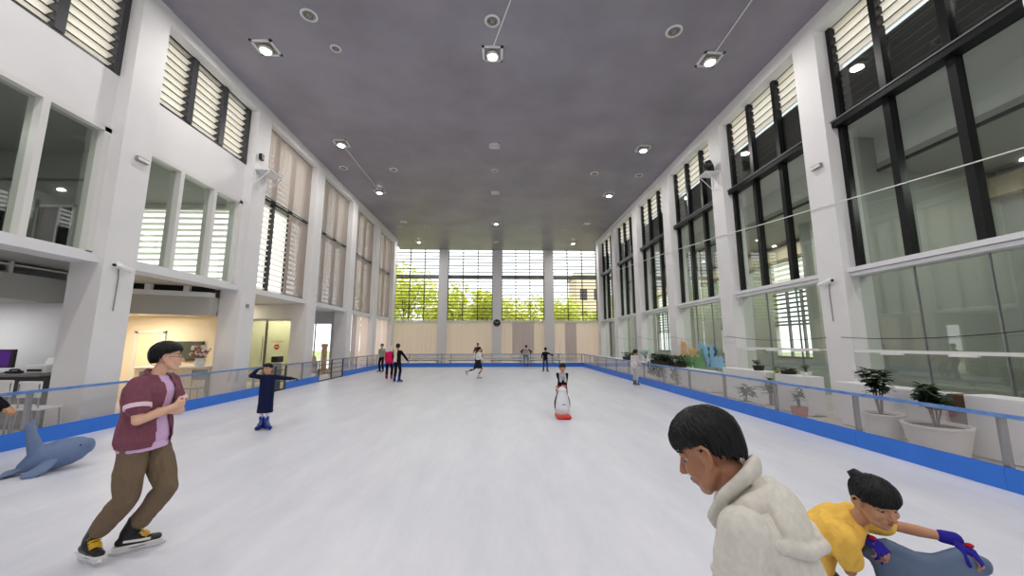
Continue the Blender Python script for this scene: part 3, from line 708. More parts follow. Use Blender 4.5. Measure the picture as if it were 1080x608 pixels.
# ---- cables along the right columns
def cable(label, pts, r, m, sag=.0, n=12):
    out = []
    for a, b in zip(pts[:-1], pts[1:]):
        for i in range(n):
            u = i / n; p = V(a).lerp(V(b), u); p.z -= sag * 4 * u * (1 - u); out.append(p)
    out.append(V(pts[-1])); return tag(part('cord', MB().sweep(out, r, 6), m), label, 'cable')
cable('long thin white cable strung across the right-hand columns', [(8.03, 3.5, 4.55), (8.03, 9.0, 5.12), (8.03, 13.2, 5.60), (8.03, 17.4, 6.0), (8.03, 27.5, 6.85)], .012, 'plasticwhite', .02)
cable('thin dark cable sagging before the nearest right-hand glass', [(8.0, 4.5, 2.05), (8.0, 8.6, 1.86)], .008, 'plasticblack', .12)
cable('thin dark cable sagging before the second right-hand glass', [(8.0, 9.0, 1.86), (8.0, 13.0, 1.95)], .008, 'plasticblack', .1)
cable('thin grey cable sagging between the far right columns', [(8.0, 13.0, 1.95), (8.0, 17.2, 2.0), (8.0, 21.3, 2.05), (8.0, 25.5, 2.1)], .01, 'plasticgrey', .15)
for (a, b), s in (((4.3, 8.3), 'nearest'), ((9.3, 12.5), 'second')):
    t = thing('light_rail', 'white light rail before the %s right-hand shopfront glass' % s, 'light rail', (8.02, (a + b) / 2, 1.555), 0, 'white light rails')
    L = b - a
    part('rail', MB().box(-.03, .03, -L / 2, L / 2, -.03, .03), 'plasticwhite', t)
    for q in (-.3, 0, .3): part('lamp_head', MB().cbox((-.02, q * L, -.05), (.07, .42, .035), .008), 'plasticwhite', t)
    for q in (-.49, .49): part('bracket', MB().box(0, .33, q * L - .015, q * L + .015, -.015, .015), 'plasticwhite', t)
# ---- plants
def leafmb(mb, p, d, L, W, rnd, up=.25):
    d = V(d).normalized(); s = d.cross(V((0, 0, 1)));
    if s.length < .05: s = V((1, 0, 0))
    s.normalize(); n = s.cross(d)
    c = [p, p + d * L * .35 + s * W / 2 + n * L * .05, p + d * L * .75 + s * W * .35 - n * L * .02, p + d * L - n * L * .15, p + d * L * .75 - s * W * .35 - n * L * .02, p + d * L * .35 - s * W / 2 + n * L * .05, p + d * L * .4 + n * L * .09]
    mb.add(c, [(0, 1, 6), (1, 2, 6), (2, 3, 6), (3, 4, 6), (4, 5, 6), (5, 0, 6)])
def potplant(label, loc, pot, r, h, stems, nleaf, L, W, m, seed, spread=.25, base=0, pot_r2=None, cat='potted plant'):
    rnd = random.Random(seed)
    t = thing('potted_plant', label, cat, loc)
    part('pot', MB().lathe([(r * .78, 0), (r, h * .92), (r * 1.05, h * .93), (r * 1.05, h), (r * .93, h), (r * .9, h * .9), (0, h * .9)]), pot, t, True)
    part('soil', MB().lathe([(0, h * .905), (r * .9, h * .905)], cap=False), 'soil', t)
    st = MB(); lf = MB()
    for q in range(stems[0]):
        a = rnd.uniform(0, 6.28); ln = stems[1] * rnd.uniform(.75, 1.05); sp = spread * rnd.uniform(.2, 1)
        pts = [V((math.cos(a) * .02, math.sin(a) * .02, h * .88)), V((math.cos(a) * sp * .4, math.sin(a) * sp * .4, h + ln * .5)), V((math.cos(a) * sp, math.sin(a) * sp, h + ln))]
        st.sweep(pts, [.014, .010, .006], 6)
        for _ in range(nleaf):
            u = base + (1 - base) * rnd.random(); p = pts[0].lerp(pts[1], u * 2) if u < .5 else pts[1].lerp(pts[2], u * 2 - 1)
            b = rnd.uniform(0, 6.28); dd = V((math.cos(b), math.sin(b), rnd.uniform(-.35, .6)))
            leafmb(lf, p + dd * .02, dd, L * rnd.uniform(.7, 1.15), W * rnd.uniform(.8, 1.1), rnd)
    part('stem', st, 'stem', t); part('foliage', lf, m, t, True, fix=False)
    return t
potplant('tall leafy shrub in a white pot behind the right barrier, left of the wider one', (7.02, 6.92, -.034), 'potwhite', .30, .50, (5, .86), 26, .19, .12, 'leaf2', 3, .24, .45)
potplant('wide bushy shrub in a big white pot, nearest along the right barrier', (7.02, 6.05, -.034), 'potwhite', .40, .48, (8, .58), 34, .16, .10, 'leaf2', 4, .36, .55)
potplant('small bush in a terracotta pot behind the right barrier glass', (7.05, 8.9, -.034), 'terracotta', .17, .28, (5, .42), 14, .12, .06, 'leaf', 5, .12, .35)
potplant('broad-leaved plant behind the barrier, left of the terracotta pot', (6.72, 10.35, -.034), 'potwhite', .2, .2, (6, .40), 5, .28, .13, 'leaf', 6, .22, .5)
potplant('tall broad-leaved plant behind the barrier post by the planter wall gap', (6.98, 9.72, -.034), 'potwhite', .16, .2, (5, .62), 6, .26, .14, 'leaf', 16, .12, .5)
potplant('small dark potted bonsai on the sill behind the second right-hand glass', (7.72, 11.14, .917), 'potblack', .16, .14, (5, .16), 12, .09, .05, 'leaf2', 7, .22, .4)
potplant('slim plant in a yellow-green pot between two white planter walls', (7.66, 10.36, .66), 'potyellow', .05, .32, (3, .1), 6, .1, .05, 'leaf', 8, .04)
potplant('dark low potted shrub on the white planter wall beside the yellow-green pot', (7.72, 9.98, .907), 'potblack', .2, .08, (9, .07), 8, .09, .06, 'leaf2', 9, .3)
potplant('small plant in a white tray on the sill near the second column', (7.72, 9.4, .907), 'potwhite', .12, .1, (3, .2), 6, .1, .05, 'leaf2', 10, .08, .5)
potplant('small green plant on the floor behind the barrier, mid rink', (7.0, 14.85, -.034), 'potwhite', .13, .14, (5, .3), 7, .16, .06, 'leaf', 12, .16)
tag(part('plant_stand', MB().box(7.56, 7.76, 10.28, 10.44, .62, .66).box(7.57, 7.59, 10.29, 10.31, -.03, .62).box(7.73, 7.75, 10.29, 10.31, -.03, .62).box(7.57, 7.59, 10.41, 10.43, -.03, .62).box(7.73, 7.75, 10.41, 10.43, -.03, .62), 'darkframe'), 'dark little stand under the slim yellow-green pot', 'plant stand')
tag(part('timber_crate', MB().cbox((7.75, 6.15, .44), (.4, .26, .9), .01).cbox((7.54, 6.15, .75), (.02, .24, .1)).cbox((7.54, 6.15, .55), (.02, .24, .1)), 'wood'), 'brown timber box in the gap between white planter walls', 'timber box')
def trough(label, y0, y1, n, mm, seed, hang=False):
    rnd = random.Random(seed)
    t = thing('plant_trough', label, 'planter', (7.64, (y0 + y1) / 2, .706)); L = y1 - y0
    part('trough', MB().cbox((0, 0, .09), (.28, L, .18), .01), 'potblack', t)
    lf = MB()
    for _ in range(n):
        p = V((rnd.uniform(-.16, .16), rnd.uniform(-L / 2, L / 2), rnd.uniform(.12, .42))); b = rnd.uniform(0, 6.28)
        leafmb(lf, p, (math.cos(b), math.sin(b), rnd.uniform(-.1, .9)), rnd.uniform(.12, .24), .08, rnd)
    if hang:
        for _ in range(n // 2):
            p = V((-.24 - rnd.random() * .06, rnd.uniform(-L / 2, L / 2), rnd.uniform(-.45, .12))); leafmb(lf, p, (rnd.uniform(-.5, 0), rnd.uniform(-.6, .6), -.8), rnd.uniform(.1, .18), .06, rnd)
    part('foliage', lf, mm, t, True, fix=False)
trough('dense dark trough of trailing plants on the low wall, right of the patterned top', 16.75, 18.7, 460, 'leaf2', 31, True)
trough('green plant trough on the low wall, left of the colourful cutouts', 15.6, 16.2, 120, 'leaf', 32, True)
trough('small dark trough on the low wall, beyond the patterned top', 21.5, 22.9, 130, 'leaf2', 33)
potplant('pale blue-green fan plant rising from the low wall', (7.7, 19.75, .706), 'potwhite', .12, .2, (7, .4), 6, .28, .12, 'leafpale', 34, .4, .55)
# paper cut-out display
cuts = [('orange', 13.6, 1.2, .5, 'orange cut-out paper foliage, left of the display'), ('papergreen', 13.1, 1.22, .46, 'green cut-out paper foliage in the middle of the display'), ('paperblue', 12.9, 1.45, .3, 'pale blue cut-out paper crown at the top of the display')]
rnd = random.Random(44)
def cutout(label, m, y0, z0, w, h, seed, x=8.2, spikes=5):
    rnd = random.Random(seed); t = thing('hanging_paper_cutout', label, 'paper decoration', (x, y0, z0), 0, 'cut-out paper plants in the window')
    for k in range(spikes):
        yy = (k - (spikes - 1) / 2) * w / spikes; hh = h * rnd.uniform(.6, 1.1); ww = w / spikes * 1.35; xx = (k % 3) * .03 - .03 + rnd.uniform(-.008, .008)
        pr = [(yy - ww * .3, 0), (yy + ww * .3, 0), (yy + ww * .6, hh * .35), (yy + ww * .25, hh * .5), (yy + ww * .45, hh * .7), (yy, hh), (yy - ww * .45, hh * .7), (yy - ww * .25, hh * .5), (yy - ww * .6, hh * .35)]
        vs = [(xx - .006, a, b) for a, b in pr] + [(xx + .006, a, b) for a, b in pr]; n = len(pr)
        fs = [tuple(range(n)), tuple(range(2 * n - 1, n - 1, -1))] + [(i, i + n, (i + 1) % n + n, (i + 1) % n) for i in range(n)]
        part('spray', MB().add(vs, fs), m, t)
Y2 = RN[5]
cutout('orange paper cut-out plants at the left of the window display', 'orange', Y2 - .75, .95, 1.5, .85, 51)
cutout('green paper cut-out plants low in the window display', 'papergreen', Y2 - 1.2, .72, 2.2, .5, 52, 8.0, 7)
cutout('pale blue paper cut-out plants, topmost of the window display', 'paperblue', Y2 - 1.75, 1.25, .9, .5, 53, 8.28, 3)
cutout('green paper cut-out plants in the middle of the window display', 'papergreen', Y2 - 1.95, 1.0, .9, .5, 54, 8.145, 4)
cutout('yellow-orange paper cut-out plants in front of the dark one', 'orange', Y2 - 1.85, .8, .7, .5, 55, 8.075, 3)
cutout('dark blue paper cut-out plants at the right of the display', 'paperdark', Y2 - 2.45, .8, .8, .8, 56, 8.21, 3)
cutout('bright blue paper cut-out plants at the right end of the display', 'paperblue', Y2 - 2.75, .8, 1.3, .75, 57, 8.1, 4)
# ---- things behind the left barrier
t = thing('service_counter', 'dark office counter behind the near left barrier', 'counter', (-11.0, 8.7, -.034))
part('top', MB().cbox((0, 0, 1.09), (3.0, .8, .05), .01), 'greyframe', t); part('body', MB().cbox((0, .05, .53), (2.9, .66, 1.06), .01), 'darkframe', t)
part('kick', MB().cbox((0, -.3, .06), (2.9, .02, .1)), 'plasticblack', t)
t = thing('monitor', 'black monitor with a purple screen on the office counter', 'monitor', (-10.93, 8.75, 1.081), R(8))
part('stand', MB().lathe([(.13, 0), (.13, .012), (.02, .02), (.02, .14), (0, .14)]), 'plasticblack', t)
part('case', MB().cbox((0, 0, .31), (.62, .05, .40), .012), 'plasticblack', t); part('screen', MB().cbox((-.03, -.027, .315), (.52, .006, .34)), 'purple', t)
t = thing('printer', 'white printer on the office counter beside the column', 'printer', (-9.92, 8.75, 1.081))
part('body', MB().cbox((0, 0, .09), (.46, .36, .18), .03), 'plasticwhite', t); part('paper_tray', MB().cbox((0, .14, .24), (.3, .02, .16), .005, Matrix.Rotation(R(-20), 3, 'X')), 'plasticwhite', t); part('output_slot', MB().cbox((0, -.182, .07), (.3, .01, .05)), 'plasticblack', t)
t = thing('paper_stack', 'loose paper stack beside the purple monitor', 'paper', (-10.75, 8.46, 1.081))
part('sheets', MB().cbox((0, 0, .012), (.32, .24, .024), 0, Matrix.Rotation(R(12), 3, 'Z')).cbox((.05, .03, .032), (.3, .22, .014), 0, Matrix.Rotation(R(-9), 3, 'Z')), 'plasticwhite', t)
t = thing('telephone', 'black desk telephone beside the white printer', 'telephone', (-10.38, 8.62, 1.081))
part('base', MB().cbox((0, 0, .03), (.2, .18, .05), .012), 'plasticblack', t); part('handset', MB().sweep([(-.09, 0, .07), (-.06, 0, .085), (.06, 0, .085), (.09, 0, .07)], [.024, .018, .018, .024], 8), 'plasticblack', t, True)
def chair(loc, rz, m, label, hs=.52, group=None):
    t = thing('chair', label, 'chair', loc, rz, group)
    part('seat', MB().cbox((0, 0, hs), (.42, .42, .04), .015), m, t)
    part('backrest', MB().cbox((0, -.2, hs + .36), (.42, .03, .3), .014), m, t)
    for sx in (-.18, .18):
        part('leg', MB().sweep([(sx, .17, hs), (sx * 1.1, .2, 0)], .014, 8), 'steel', t); part('leg', MB().sweep([(sx, -.17, hs), (sx * 1.1, -.22, 0)], .014, 8), 'steel', t)
        part('back_post', MB().sweep([(sx, -.18, hs), (sx, -.215, hs + .45)], .013, 8), 'steel', t)
chair((-9.10, 7.6, -.034), 0, 'plasticwhite', 'white counter chair below the purple monitor', .58, 'white counter chairs')
chair((-8.68, 7.68, -.034), 0, 'plasticwhite', 'white counter chair nearest the first left column', .55, 'white counter chairs')
t = thing('lobby_counter', 'cream reception counter under the lobby television', 'counter', (-10.0, 12.2, -.034))
part('body', MB().cbox((0, 0, .5), (1.9, .5, 1.0), .01), 'cream', t); part('top', MB().cbox((0, 0, 1.02), (2.0, .6, .04), .01), 'plasticwhite', t)
t = thing('wall_tv', 'dark flat television on the cream lobby wall', 'television', (-10.28, 12.95, 1.46))
part('case', MB().cbox((0, 0, 0), (1.06, .05, .62), .01), 'plasticblack', t); part('screen', MB().cbox((0, -.027, .01), (1.0, .006, .56)), 'screen', t)
rnd = random.Random(61)
t = thing('flower_arrangement', 'orange and white flower arrangement on the reception counter', 'flowers', (-9.18, 12.1, 1.006))
part('vase', MB().lathe([(.09, 0), (.14, .1), (.11, .22), (.13, .25), (.1, .25), (0, .2)]), 'potwhite', t, True)
fo = MB(); fw = MB(); lf = MB()
for k in range(34):
    p = V((rnd.gauss(0, .13), rnd.gauss(0, .1), .34 + rnd.random() * .34)); (fo if k % 2 else fw).ell(p, rnd.uniform(.035, .06), None, 8, 6)
    leafmb(lf, p - V((0, 0, .05)), (rnd.uniform(-1, 1), rnd.uniform(-1, 1), -.2), .14, .05, rnd)
part('orange_blossom', fo, 'terracotta', t, True); part('white_blossom', fw, 'potwhite', t, True); part('foliage', lf, 'stem', t, True, fix=False)
for i, (x, y) in enumerate(((-9.3, 10.9), (-8.95, 11.7), (-9.9, 11.2))):
    chair((x, y, -.034), R(170 + 20 * i), 'plasticgrey', 'grey waiting chair behind the left barrier glass, ' + ('left one', 'one nearest the second column', 'one further back')[i], .45, 'grey waiting chairs')
# turnstile and black box by the gate
t = thing('turnstile', 'steel turnstile post with a black reader behind the left gate', 'turnstile', (-8.35, 14.75, -.034))
part('cabinet', MB().cbox((0, 0, .5), (.2, .34, 1.0), .02), 'steel', t); part('reader', MB().cbox((0, 0, 1.14), (.24, .4, .22), .02), 'plasticblack', t); part('arm', MB().sweep([(0, -.17, .8), (.02, -.62, .72)], .018, 8), 'brightsteel', t)
# no entry sign on the glass door
t = thing('door_sign', 'red no-entry sticker on the yellow-lit glass door', 'sign', (-9.76, 17.115, 1.54))
part('disc', MB().lathe([(.115, 0), (.115, .006), (0, .006)]).tf(Matrix.Rotation(R(90), 4, 'X')), 'red', t)
part('bar', MB().cbox((0, -.008, 0), (.15, .004, .04)), 'plasticwhite', t)
fc = bpy.data.curves.new('lettering', 'FONT'); fc.body = 'NO ENTRY'; fc.size = .11; fc.align_x = 'CENTER'; fc.extrude = .002; fc.materials.append(M['red'])
ft = bpy.data.objects.new('tmp', fc); COL.objects.link(ft); dg = bpy.context.evaluated_depsgraph_get(); dg.update(); fm = bpy.data.meshes.new_from_object(ft.evaluated_get(dg)); bpy.data.objects.remove(ft)
fo_ = link('lettering', fm, 'red', t); fo_.location = (0, -.004, .19); fo_.rotation_euler = (R(90), 0, 0)
# stone pillars and pole in the bright opening
t = thing('stone_pillar', 'brown stone pillar standing in the bright left opening', 'pillar', (-10.15, 22.6, -.05))
part('base', MB().cbox((0, 0, .12), (.5, .5, .24), .02), 'stone', t); part('shaft', MB().lathe([(.16, .24), (.15, 1.5), (.19, 1.56), (.19, 1.66), (.14, 1.7), (0, 1.72)]), 'stone', t, True)
t = thing('garden_post', 'tall slim brown post in the bright left opening', 'post', (-10.75, 22.6, -.05))
part('base', MB().lathe([(.2, 0), (.22, .5), (.14, .9), (.1, 1.0), (0, 1.02)]), 'stone', t, True); part('pole', MB().sweep([(0, 0, .9), (0, 0, 2.9)], .04, 8), 'wood', t)
# ---- annex downlights
def downlight(loc, m, p, label, col):
    t = thing('downlight', label, 'downlight', loc, 0, 'recessed downlights')
    part('trim', MB().lathe([(.11, 0), (.11, -.012), (.085, -.016), (.085, 0)], cap=False), 'plasticwhite', t, True); part('lens', MB().lathe([(0, -.006), (.085, -.006)], cap=False), m, t)
    area('downlight_light', (0, 0, -.03), .16, p, col=col, parent=t)
for x, y, s in ((-11.5, 11.5, 'left of the two over the reception'), (-10.9, 11.9, 'right of the two over the reception')):
    downlight((x, y, 2.6), 'warmlens', 34, 'warm downlight in the lobby ceiling, ' + s, (1, .9, .74))
downlight((-11.3, 16.2, 3.42), 'warmlens', 24, 'warm downlight before the glass doors, left', (1, .88, .6))
for x, y in ((-10.8, 17.9), (-9.8, 17.9)): downlight((x, y, 3.42), 'warmlens', 26, 'warm downlight in the room behind the glass doors, ' + ('left' if x < -10.5 else 'right'), (1, .95, .66))
downlight((-11.3, 5.5, 2.66), 'coollens', 22, 'added cool downlight over the office', (1, 1, 1)); downlight((-11.6, 8.0, 2.66), 'coollens', 26, 'cool downlight over the office counter, added for light', (1, 1, 1))  # added lamps, unseen, to light the office
for x, y, s in ((11.0, 6.0, 'nearest'), (11.0, 10.8, 'in the second bay'), (11.0, 15.2, 'in the third bay'), (11.0, 19.5, 'in the fourth bay'), (11.0, 23.6, 'in the fifth bay'), (11.0, 27.8, 'last')):
    downlight((x, y, 6.05), 'coollens', 85, 'cool downlight in the right annex ceiling, ' + s, (.97, 1, .98))
for y, s in ((5.0, 'behind the near window'), (11.2, 'behind the second window')): downlight((-10.8, y, 6.5), 'coollens', 30, 'added cool downlight in the upper left room ' + s, (.97, 1, .98))  # lamps added to light the upper rooms; none visible there
# ================================================================== people
SK = {}
def skinm(name, rgb, r2=None):
    m = mat(name, rgb, .48, spec=.35, noise_amt=.08, noise_scale=14, bump=.05, bump_scale=160)
    M[name] = m; return name
skinm('skin_light', (226, 180, 152)); skinm('skin_tan', (192, 142, 110)); skinm('skin_brown', (172, 122, 92)); skinm('skin_mid', (206, 156, 126))
def cloth(name, rgb, rgb2=None, rough=.85, ns=60):
    M[name] = mat(name, rgb, rough, spec=.15, noise_amt=.12 if rgb2 is None else .3, noise_scale=ns, rgb2=rgb2, bump=.035, bump_scale=320); return name
cloth('maroon_weave', (134, 84, 98), (114, 68, 82), ns=90); cloth('lavender_cotton', (222, 186, 224)); cloth('cuff_pink', (236, 208, 220)); cloth('brown_twill', (118, 101, 82))
cloth('navy_coat', (26, 32, 66)); cloth('black_knit', (24, 24, 28)); cloth('black_trouser', (28, 28, 34)); cloth('hoodie_cream', (216, 212, 202)); cloth('yellow_cotton', (248, 202, 98), (242, 192, 84))
cloth('olive_grey_trouser', (82, 84, 74), (66, 68, 60), ns=22); cloth('grey_green_top', (150, 160, 150)); cloth('magenta_jacket', (214, 30, 96)); cloth('cream_top', (226, 218, 196)); cloth('jeans_pale', (128, 146, 170)); cloth('jeans_dark', (58, 64, 96))
cloth('grey_vest', (166, 160, 152)); cloth('brown_top', (92, 58, 46)); cloth('white_top', (232, 230, 228)); cloth('patterned_top', (236, 232, 230), (176, 168, 172), ns=14); cloth('pale_trouser', (206, 200, 196)); cloth('grey_front', (188, 190, 194)); cloth('dark_skirt', (34, 38, 54)); cloth('black_sleeve', (20, 18, 26)); cloth('dark_purple_trouser', (34, 28, 48))
cloth('mauve_sleeve', (206, 190, 196)); cloth('blue_glove', (46, 40, 150)); cloth('red_glove', (170, 30, 44)); cloth('tan_glove', (206, 176, 120)); cloth('white_scarf', (232, 226, 222)); cloth('white_sock', (230, 230, 230))
M['hair_black'] = mat('hair_black', (10, 9, 11), .42, spec=.28)
M['hair_soft'] = mat('hair_soft_black', (26, 22, 22), .5, spec=.4)
M['lip'] = mat('lip', (160, 92, 84), .45); M['lip_dark'] = mat('lip_dark', (122, 74, 62), .45)
M['eyewhite'] = mat('eye_white', (226, 222, 218), .25); M['iris'] = mat('iris_dark', (30, 22, 18), .15)
M['skateblack'] = mat('skate_boot_black', (24, 24, 26), .4); M['skateblue'] = mat('skate_boot_blue', (34, 62, 170), .4); M['skatewhite'] = mat('skate_boot_white', (224, 222, 220), .4); M['skatered'] = mat('skate_boot_red', (176, 32, 48), .4)
M['laceyellow'] = mat('lace_yellow', (232, 186, 48), .7); M['lacewhite'] = mat('lace_white', (230, 230, 230), .7); M['lacegrey'] = mat('lace_grey', (120, 120, 124), .7)
M['glassframe'] = mat('spectacle_frame', (40, 36, 36), .3, .4); M['lensclear'] = glass('spectacle_lens', (250, 250, 250), .05)

def ik(a, b, l1, l2, pole):
    a, b, pole = V(a), V(b), V(pole); d = b - a; L = d.length
    if L > (l1 + l2) * .999: b = a + d.normalized() * (l1 + l2) * .999; d = b - a; L = d.length
    x = (l1 * l1 - l2 * l2 + L * L) / (2 * L); h = math.sqrt(max(l1 * l1 - x * x, 0))
    u = d.normalized(); p = pole - u * pole.dot(u); p.normalize()
    return a + u * x + p * h, b
def hrot(yaw, pitch, roll=0):
    """head axes: yaw>0 turns to the figure's left, pitch>0 looks down"""
    return Matrix.Rotation(yaw, 3, 'Z') @ Matrix.Rotation(-pitch, 3, 'X') @ Matrix.Rotation(roll, 3, 'Y')

def head_mb(mb, C, A, s, fem=0.0):
    P = lambda x, y, z: C + A @ V((x * s, y * s, z * s))
    E = lambda c, r: mb.ell(P(*c), tuple(q * s for q in r), A, 20, 14)
    E((0, -.014, .035), (.073, .094, .083)); E((0, .022, -.032), (.061, .066, .086))
    for q in (-1, 1):
        mb.sweep([P(q * .052, .0, -.05), P(q * .038, .045, -.085), P(0, .066, -.1)], [.022 * s, .021 * s, .02 * s], 10)
        E((q * .036, .062, -.03), (.024, .022, .026))
        E((q * .073, -.008, -.012), (.013, .019, .030)); mb.sweep([P(q * .076, .004, -.042), P(q * .083, -.010, -.038), P(q * .092, -.028, -.012), P(q * .095, -.030, .008), P(q * .092, -.018, .024), P(q * .084, .002, .021), P(q * .078, .008, .0)], [.007 * s, .007 * s, .0065 * s, .0065 * s, .0065 * s, .006 * s, .005 * s], 8)
        E((q * .0105, .1, -.0345), (.0085, .009, .007))
        mb.sweep([P(q * .012, .079, .019), P(q * .032, .072, .022), P(q * .05, .056, .016)], [.009 * s, .010 * s, .008 * s], 8)
    E((0, .068, -.097), (.022, .02, .019))
    mb.sweep([P(0, .083, .014), P(0, .1, -.012), P(0, .111, -.029)], [.009 * s, .0105 * s, .0115 * s], 8)
    E((0, .074, -.064), (.03, .02, .024))
    mb.sweep([P(-.020, .083, -.058), P(-.006, .092, -.056), P(.006, .092, -.056), P(.020, .083, -.058)], .0055 * s, 6)
    mb.sweep([P(-.017, .083, -.069), P(0, .0915, -.070), P(.017, .083, -.069)], [.005 * s, .0068 * s, .005 * s], 6)

def face_parts(body, C, A, s, lip='lip', down=False, eyes=True):
    P = lambda x, y, z: C + A @ V((x * s, y * s, z * s))
    eb = MB(); ew = MB(); ei = MB(); el = MB()
    for q in (-1, 1):
        eb = MB().sweep([P(q * .014, .0855, .028), P(q * .032, .0805, .033), P(q * .051, .063, .026)], [.004 * s, .0045 * s, .0025 * s], 6)
        part('eyebrow', eb, 'hair_black', body, True)
        if eyes:
            e = part('eye', MB().ell(P(q * .031, .0635, .002), (.0155 * s, .0135 * s, .0085 * s if not down else .005 * s), A, 12, 8), 'eyewhite', body, True)
            part('iris', MB().ell(P(q * .031, .0730, .001 if not down else -.002), (.0062 * s, .0052 * s, .0064 * s if not down else .004 * s), A, 10, 8), 'iris', e, True)
            part('eyelid', MB().sweep([P(q * .015, .0725, .004), P(q * .03, .078, .0095 if not down else .001), P(q * .047, .066, .003)], [.0022 * s, .003 * s, .0022 * s], 6), 'hair_black', e, True)
    part('lips', MB().sweep([P(-.019, .0835, -.0605), P(-.006, .0945, -.0585), P(.006, .0945, -.0585), P(.019, .0835, -.0605)], [.003 * s, .0052 * s, .0052 * s, .003 * s], 6).sweep([P(-.016, .0845, -.066), P(0, .0945, -.0675), P(.016, .0845, -.066)], [.003 * s, .0062 * s, .003 * s], 6), lip, body, True)

def hair_mb(C, A, s, style, seed=1, n=260):
    """style: front, side, back = polar angle (deg from crown) where the hair ends; vol = thickness; flip = fringe lift"""
    rnd = random.Random(seed); mb = MB()
    r0 = V((.076, .097, .086)); c0 = V((0, -.014, .035))
    vol = style.get('vol', 1.1)
    def endang(phi):
        # phi 0 = front, pi = back
        a = abs((phi + math.pi) % (2 * math.pi) - math.pi)
        f, sd, bk = style['front'], style['side'], style['back']
        if a < math.pi / 2:
            u = a / (math.pi / 2); return f + (sd - f) * (u ** style.get('fp', 2.4))
        u = (a - math.pi / 2) / (math.pi / 2); return sd + (bk - sd) * (u ** .6)
    def pt(phi, th, k):
        d = V((math.sin(phi) * math.sin(th), math.cos(phi) * math.sin(th), math.cos(th)))
        if th > math.pi / 2:
            q = math.sin(th) * .42 + .58; q = q if math.cos(phi) < .3 else math.sin(th) * .8 + .2
            return C + A @ ((c0 + V((math.sin(phi) * q * r0.x * k, math.cos(phi) * q * r0.y * k, math.cos(th) * r0.z * 1.4))) * s)
        return C + A @ ((c0 + V((d.x * r0.x, d.y * r0.y, d.z * r0.z)) * k) * s)
    seg, rg = 40, 24; vs = []; fs = []
    for i in range(rg + 1):
        th = math.pi * i / rg
        for j in range(seg):
            phi = 2 * math.pi * j / seg; e = R(endang(phi)); k = (1 + (vol - 1) * .75) if th < e - .22 else (.84 if th < e - .05 else .35); k = (1 + (k - 1) * max(0, 1 - 3 * (th - 1.25)) - min(.10, .2 * (th - 1.25)) * style.get('taper', 0)) if (k > 1 and th > 1.25 and style.get('taper', 0)) else k
            vs.append(pt(phi, th, k))
    for i in range(rg):
        for j in range(seg):
            a = i * seg + j; b = i * seg + (j + 1) % seg; fs.append((a, b, b + seg, a + seg))
    mb.add(vs, fs)
    for q in range(n):
        phi = rnd.uniform(0, 2 * math.pi); e = R(endang(phi)) + rnd.uniform(-.09, .06); th0 = e * rnd.uniform(.02, .75)
        sw = rnd.uniform(-.25, .25) + style.get('swirl', 0); pts = []; rr = []
        m = 6; k1 = vol + rnd.uniform(-.03, .02)
        for i in range(m + 1):
            u = i / m; th = th0 + (e - th0) * u; k = k1 - ((.10 if not style.get('taper') else .05) * max(0, u - .7) / .3) * (1 - style.get('flip', 0) * (1 if math.cos(phi) > .35 else 0)); k = k - (k - 1.0) * max(0, (th - 1.3) / 1.0) * style.get('taper', 0) * (1 if math.cos(phi) < .4 else 0)
            pts.append(pt(phi + sw * u, th, k)); rr.append((.0105 * (1 - u) ** .5 + .0016) * s)
        mb.sweep(pts, rr, 6)
    return mb

def hand_mb(mb, W, d, n, t, s, curl=(25, 35, 30), spread=.12, thumb=(.6, 30), vox=.006, only=None):
    """W wrist, d finger direction, n palm normal (palm faces n), t thumb-side direction"""
    d = V(d).normalized(); n = V(n); n = (n - d * n.dot(d)).normalized(); t = V(t); t = (t - d * t.dot(d) - n * t.dot(n)).normalized()
    kn = []
    for k, (off, ln) in enumerate(((.030, .088), (.010, .092), (-.010, .088), (-.028, .080))):
        K = W + d * (ln * s) + t * (off * s); kn.append(K)
        mb.sweep([W + t * (off * .45 * s) + d * .008 * s, W + t * (off * .9 * s) + d * (ln * .6 * s), K], [(.0145 * s), (.0145 * s), (.0105 * s)], 8)
    L = ((.042, .026, .021), (.047, .030, .023), (.043, .028, .022), (.033, .021, .019))
    for k in range(4):
        dirv = (d + t * (spread * (1.5 - k) * .66)).normalized(); p = kn[k]; pts = [p - d * .02 * s, p]; a = 0
        for j in range(3):
            a += R(curl[j]) * (1 + .06 * k); v = dirv * math.cos(a) + n * math.sin(a); p = p + v * (L[k][j] * s); pts.append(p)
        r = (.0092, .0094, .009, .008)[k] * s
        mb.sweep(pts, [r * 1.1, r * 1.06, r * .98, r * .9, r * .78], 8)
    b = W + d * .022 * s + t * .022 * s; a, dn = thumb
    v1 = (d * math.cos(a) + t * math.sin(a) + n * .35).normalized(); v2 = (v1 + d * .45 + n * math.sin(R(dn))).normalized(); v3 = (v2 + d * .3 + n * .3).normalized()
    p1 = b + v1 * .042 * s; p2 = p1 + v2 * .032 * s; p3 = p2 + v3 * .024 * s
    mb.sweep([b, p1, p2, p3], [.0145 * s, .0115 * s, .0102 * s, .0085 * s], 8)

